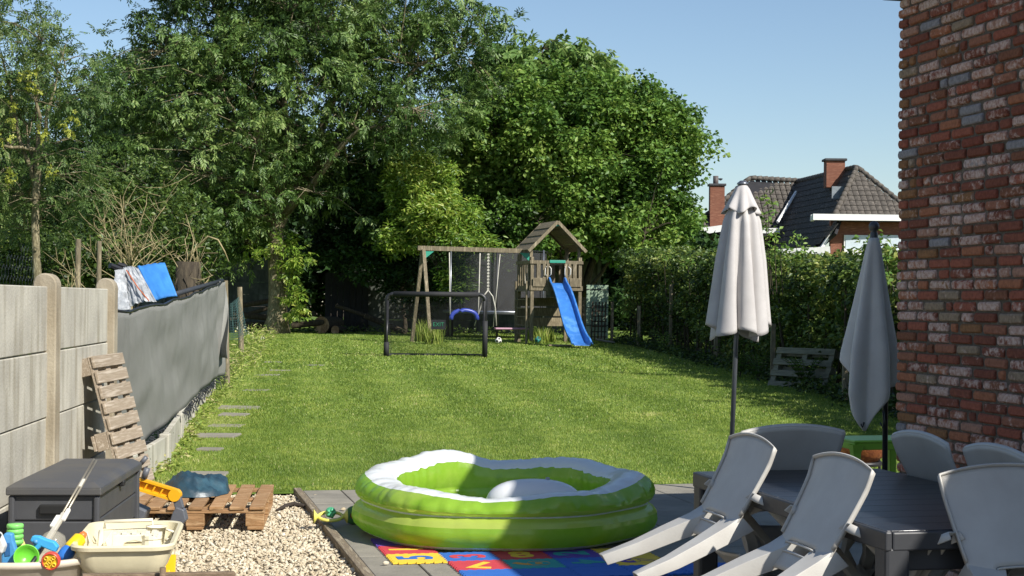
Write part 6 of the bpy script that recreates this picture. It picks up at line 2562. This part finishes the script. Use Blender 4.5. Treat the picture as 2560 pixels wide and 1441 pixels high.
toy('water_gun', 'sky blue water gun lying across the middle of the tub', [
    ('body', MB().prism([(-.06, .01), (-.055, .032), (-.03, .036), (0, .03), (.035, .028), (.055, .012), (.05, -.012), (.02, -.008), (-.01, -.002), (-.02, -.02), (-.045, -.016), (-.04, .004)], -.016, .016, Ms), b2, dict(bevel=.005)),
    ('nozzle', MB().tube([Ms @ Vector((-.035, .012, .012)), Ms @ Vector((-.035, .012, .024))], .010, 12), b1, sm)])
wq = P(128, 1402, Yt - .2)
Mw2 = Matrix.Translation(wq) @ Matrix.Rotation(math.pi / 2, 4, 'X') @ Matrix.Rotation(.12, 4, 'X')
mbh = MB()
for k in range(5):
    a = k * 2 * math.pi / 5 + .5
    c = Vector((.016 * math.cos(a), .016 * math.sin(a), 0)) if k else Vector((0, 0, 0))
    rad = .0
for (hx, hy) in [(0, 0), (-.015, .013), (.014, .015), (-.014, -.014), (.015, -.013)]:
    mbh.lathe([(.0055, .013), (.0055, .019), (.0078, .019), (.0078, .011)], 14, Mw2 @ Matrix.Translation((hx, hy, 0)))
toy('bubble_blower', 'red and yellow round bubble blower hung on the tub rim', [
    ('ring', MB().lathe([(.030, -.012), (.036, -.006), (.036, .012), (.033, .017), (.029, .017), (.029, .008)], 30, Mw2), plastic('red_ring', lin('#cf4a3c'), .35), sm),
    ('disc', MB().lathe([(0, .012), (.0295, .012)], 30, Mw2), plastic('yellow_disc', lin('#e6bd2f'), .35), {}),
    ('nozzle', mbh, plastic('yellow_nozzle', lin('#efc93c'), .35), sm)])
bq0, bq1 = P(150, 1402, Yt - .06), P(212, 1333, Yt + .04)
dq = (bq1 - bq0)
toy('toy_bottle', 'yellow toy bottle with blue end and orange cap leaning in the tub', [
    ('body', MB().tube([bq0 + dq * .38, bq0 + dq * .45, bq0 + dq * .8, bq0 + dq * .86], [.026, .03, .028, .018], 14), plastic('bright_yellow_toy', lin('#eec81f'), .35), sm),
    ('end', MB().tube([bq0, bq0 + dq * .06, bq0 + dq * .3, bq0 + dq * .385], [.012, .026, .031, .028], 14), plastic('blue_end_toy', lin('#2f6fc0'), .35), sm),
    ('cap', MB().tube([bq0 + dq * .85, bq0 + dq * .93, bq0 + dq * 1.0], [.018, .015, .011], 12), plastic('orange_cap_toy', lin('#e8773d'), .4), sm)])
jq = P(133, 1358, Yt + .1)
glassm = net_mat('clear_toy_plastic', lin('#cfc9b8'), .3, .15)
toy('clear_jar', 'clear plastic toy helmet behind the sky blue water gun', [('shell', MB().lathe([(.055, -.06), (.058, -.02), (.05, .02), (.03, .045), (.0, .05)], 24, Matrix.Translation(jq) @ Matrix.Rotation(.5, 4, 'Y')), glassm, sm)])
wh = P(55, 1372, Yt + .05)
toy('toy_funnel', 'pale yellow cone standing behind the lime bowl', [('cone', MB().lathe([(.035, -.06), (.02, 0), (.004, .04), (0, .041)], 16, Matrix.Translation(wh)), plastic('pale_yellow_cone', lin('#e0d77c'), .4), sm)])

# telescopic pole leaning out of the tub over the storage box
p0, p1, p2, p3 = P(72, 1420, 6.30), P(118, 1352, 6.52), P(160, 1285, 6.74), P(238, 1150, 7.12)
pz = thing('telescopic_pole', 'grey telescopic pole with white clamp leaning out of the toy tub', 'pole')
MB().tube([p0, p1], .0085, 10).build('grip', M['black_metal'], pz, smooth=True)
for s in (-1, 1):
    off = Vector((.0055 * s, 0, -.003 * s))
    MB().tube([p2 + off, p3 + off], .0045, 8).build('rod', surf('champagne_metal%d' % s, lin('#b3ab98'), lin('#958d7c'), rough=.35, metal=.5), pz, smooth=True)
MB().beam(p1, p2, .022, .018).build('clamp', plastic('grey_clamp', lin('#bdb8ab'), .4), pz, bevel=.004)
MB().beam(p1.lerp(p2, .45) + Vector((-.012, -.004, .008)), p1.lerp(p2, .85) + Vector((-.012, -.004, .008)), .018, .012).build('lever', plastic('white_lever', lin('#e0ddd8'), .35), pz, bevel=.003)
MB().beam(p1.lerp(p2, .72) + Vector((.016, -.004, .004)), p1.lerp(p2, 1.08) + Vector((.016, -.004, .010)), .016, .014).build('lever', plastic('white_lever_b', lin('#e6e3dd'), .35), pz, bevel=.003)
MB().beam(p2.lerp(p3, .48), p2.lerp(p3, .62), .016, .013).build('coupling', plastic('coupling_grey', lin('#c9c4b8'), .4), pz, bevel=.003)

# wooden rail of a low planter at the bottom edge
ra, rb2 = P(205, 1437, 5.6), P(587, 1431, 5.75)
pw = thing('planter', 'low weathered wooden planter rail at the bottom left edge', 'planter')
MB().beam(ra + Vector((0, 0, -.02)), rb2 + Vector((0, 0, -.02)), .03, .045).build('rail', M['wood'], pw, bevel=.004)
for k in range(4):
    z = ra.z - .09 - k * .095
    MB().beam(Vector((ra.x, ra.y + .01, z)), Vector((rb2.x, rb2.y + .01, z)), .02, .085).build('plank', M['wood'], pw, bevel=.004)
pp_ = P(407, 1428, 5.64)
MB().tube([(pp_.x, pp_.y, .0), (pp_.x, pp_.y, pp_.z + .012)], .011, 10).build('peg', M['wood'], pw, smooth=True)
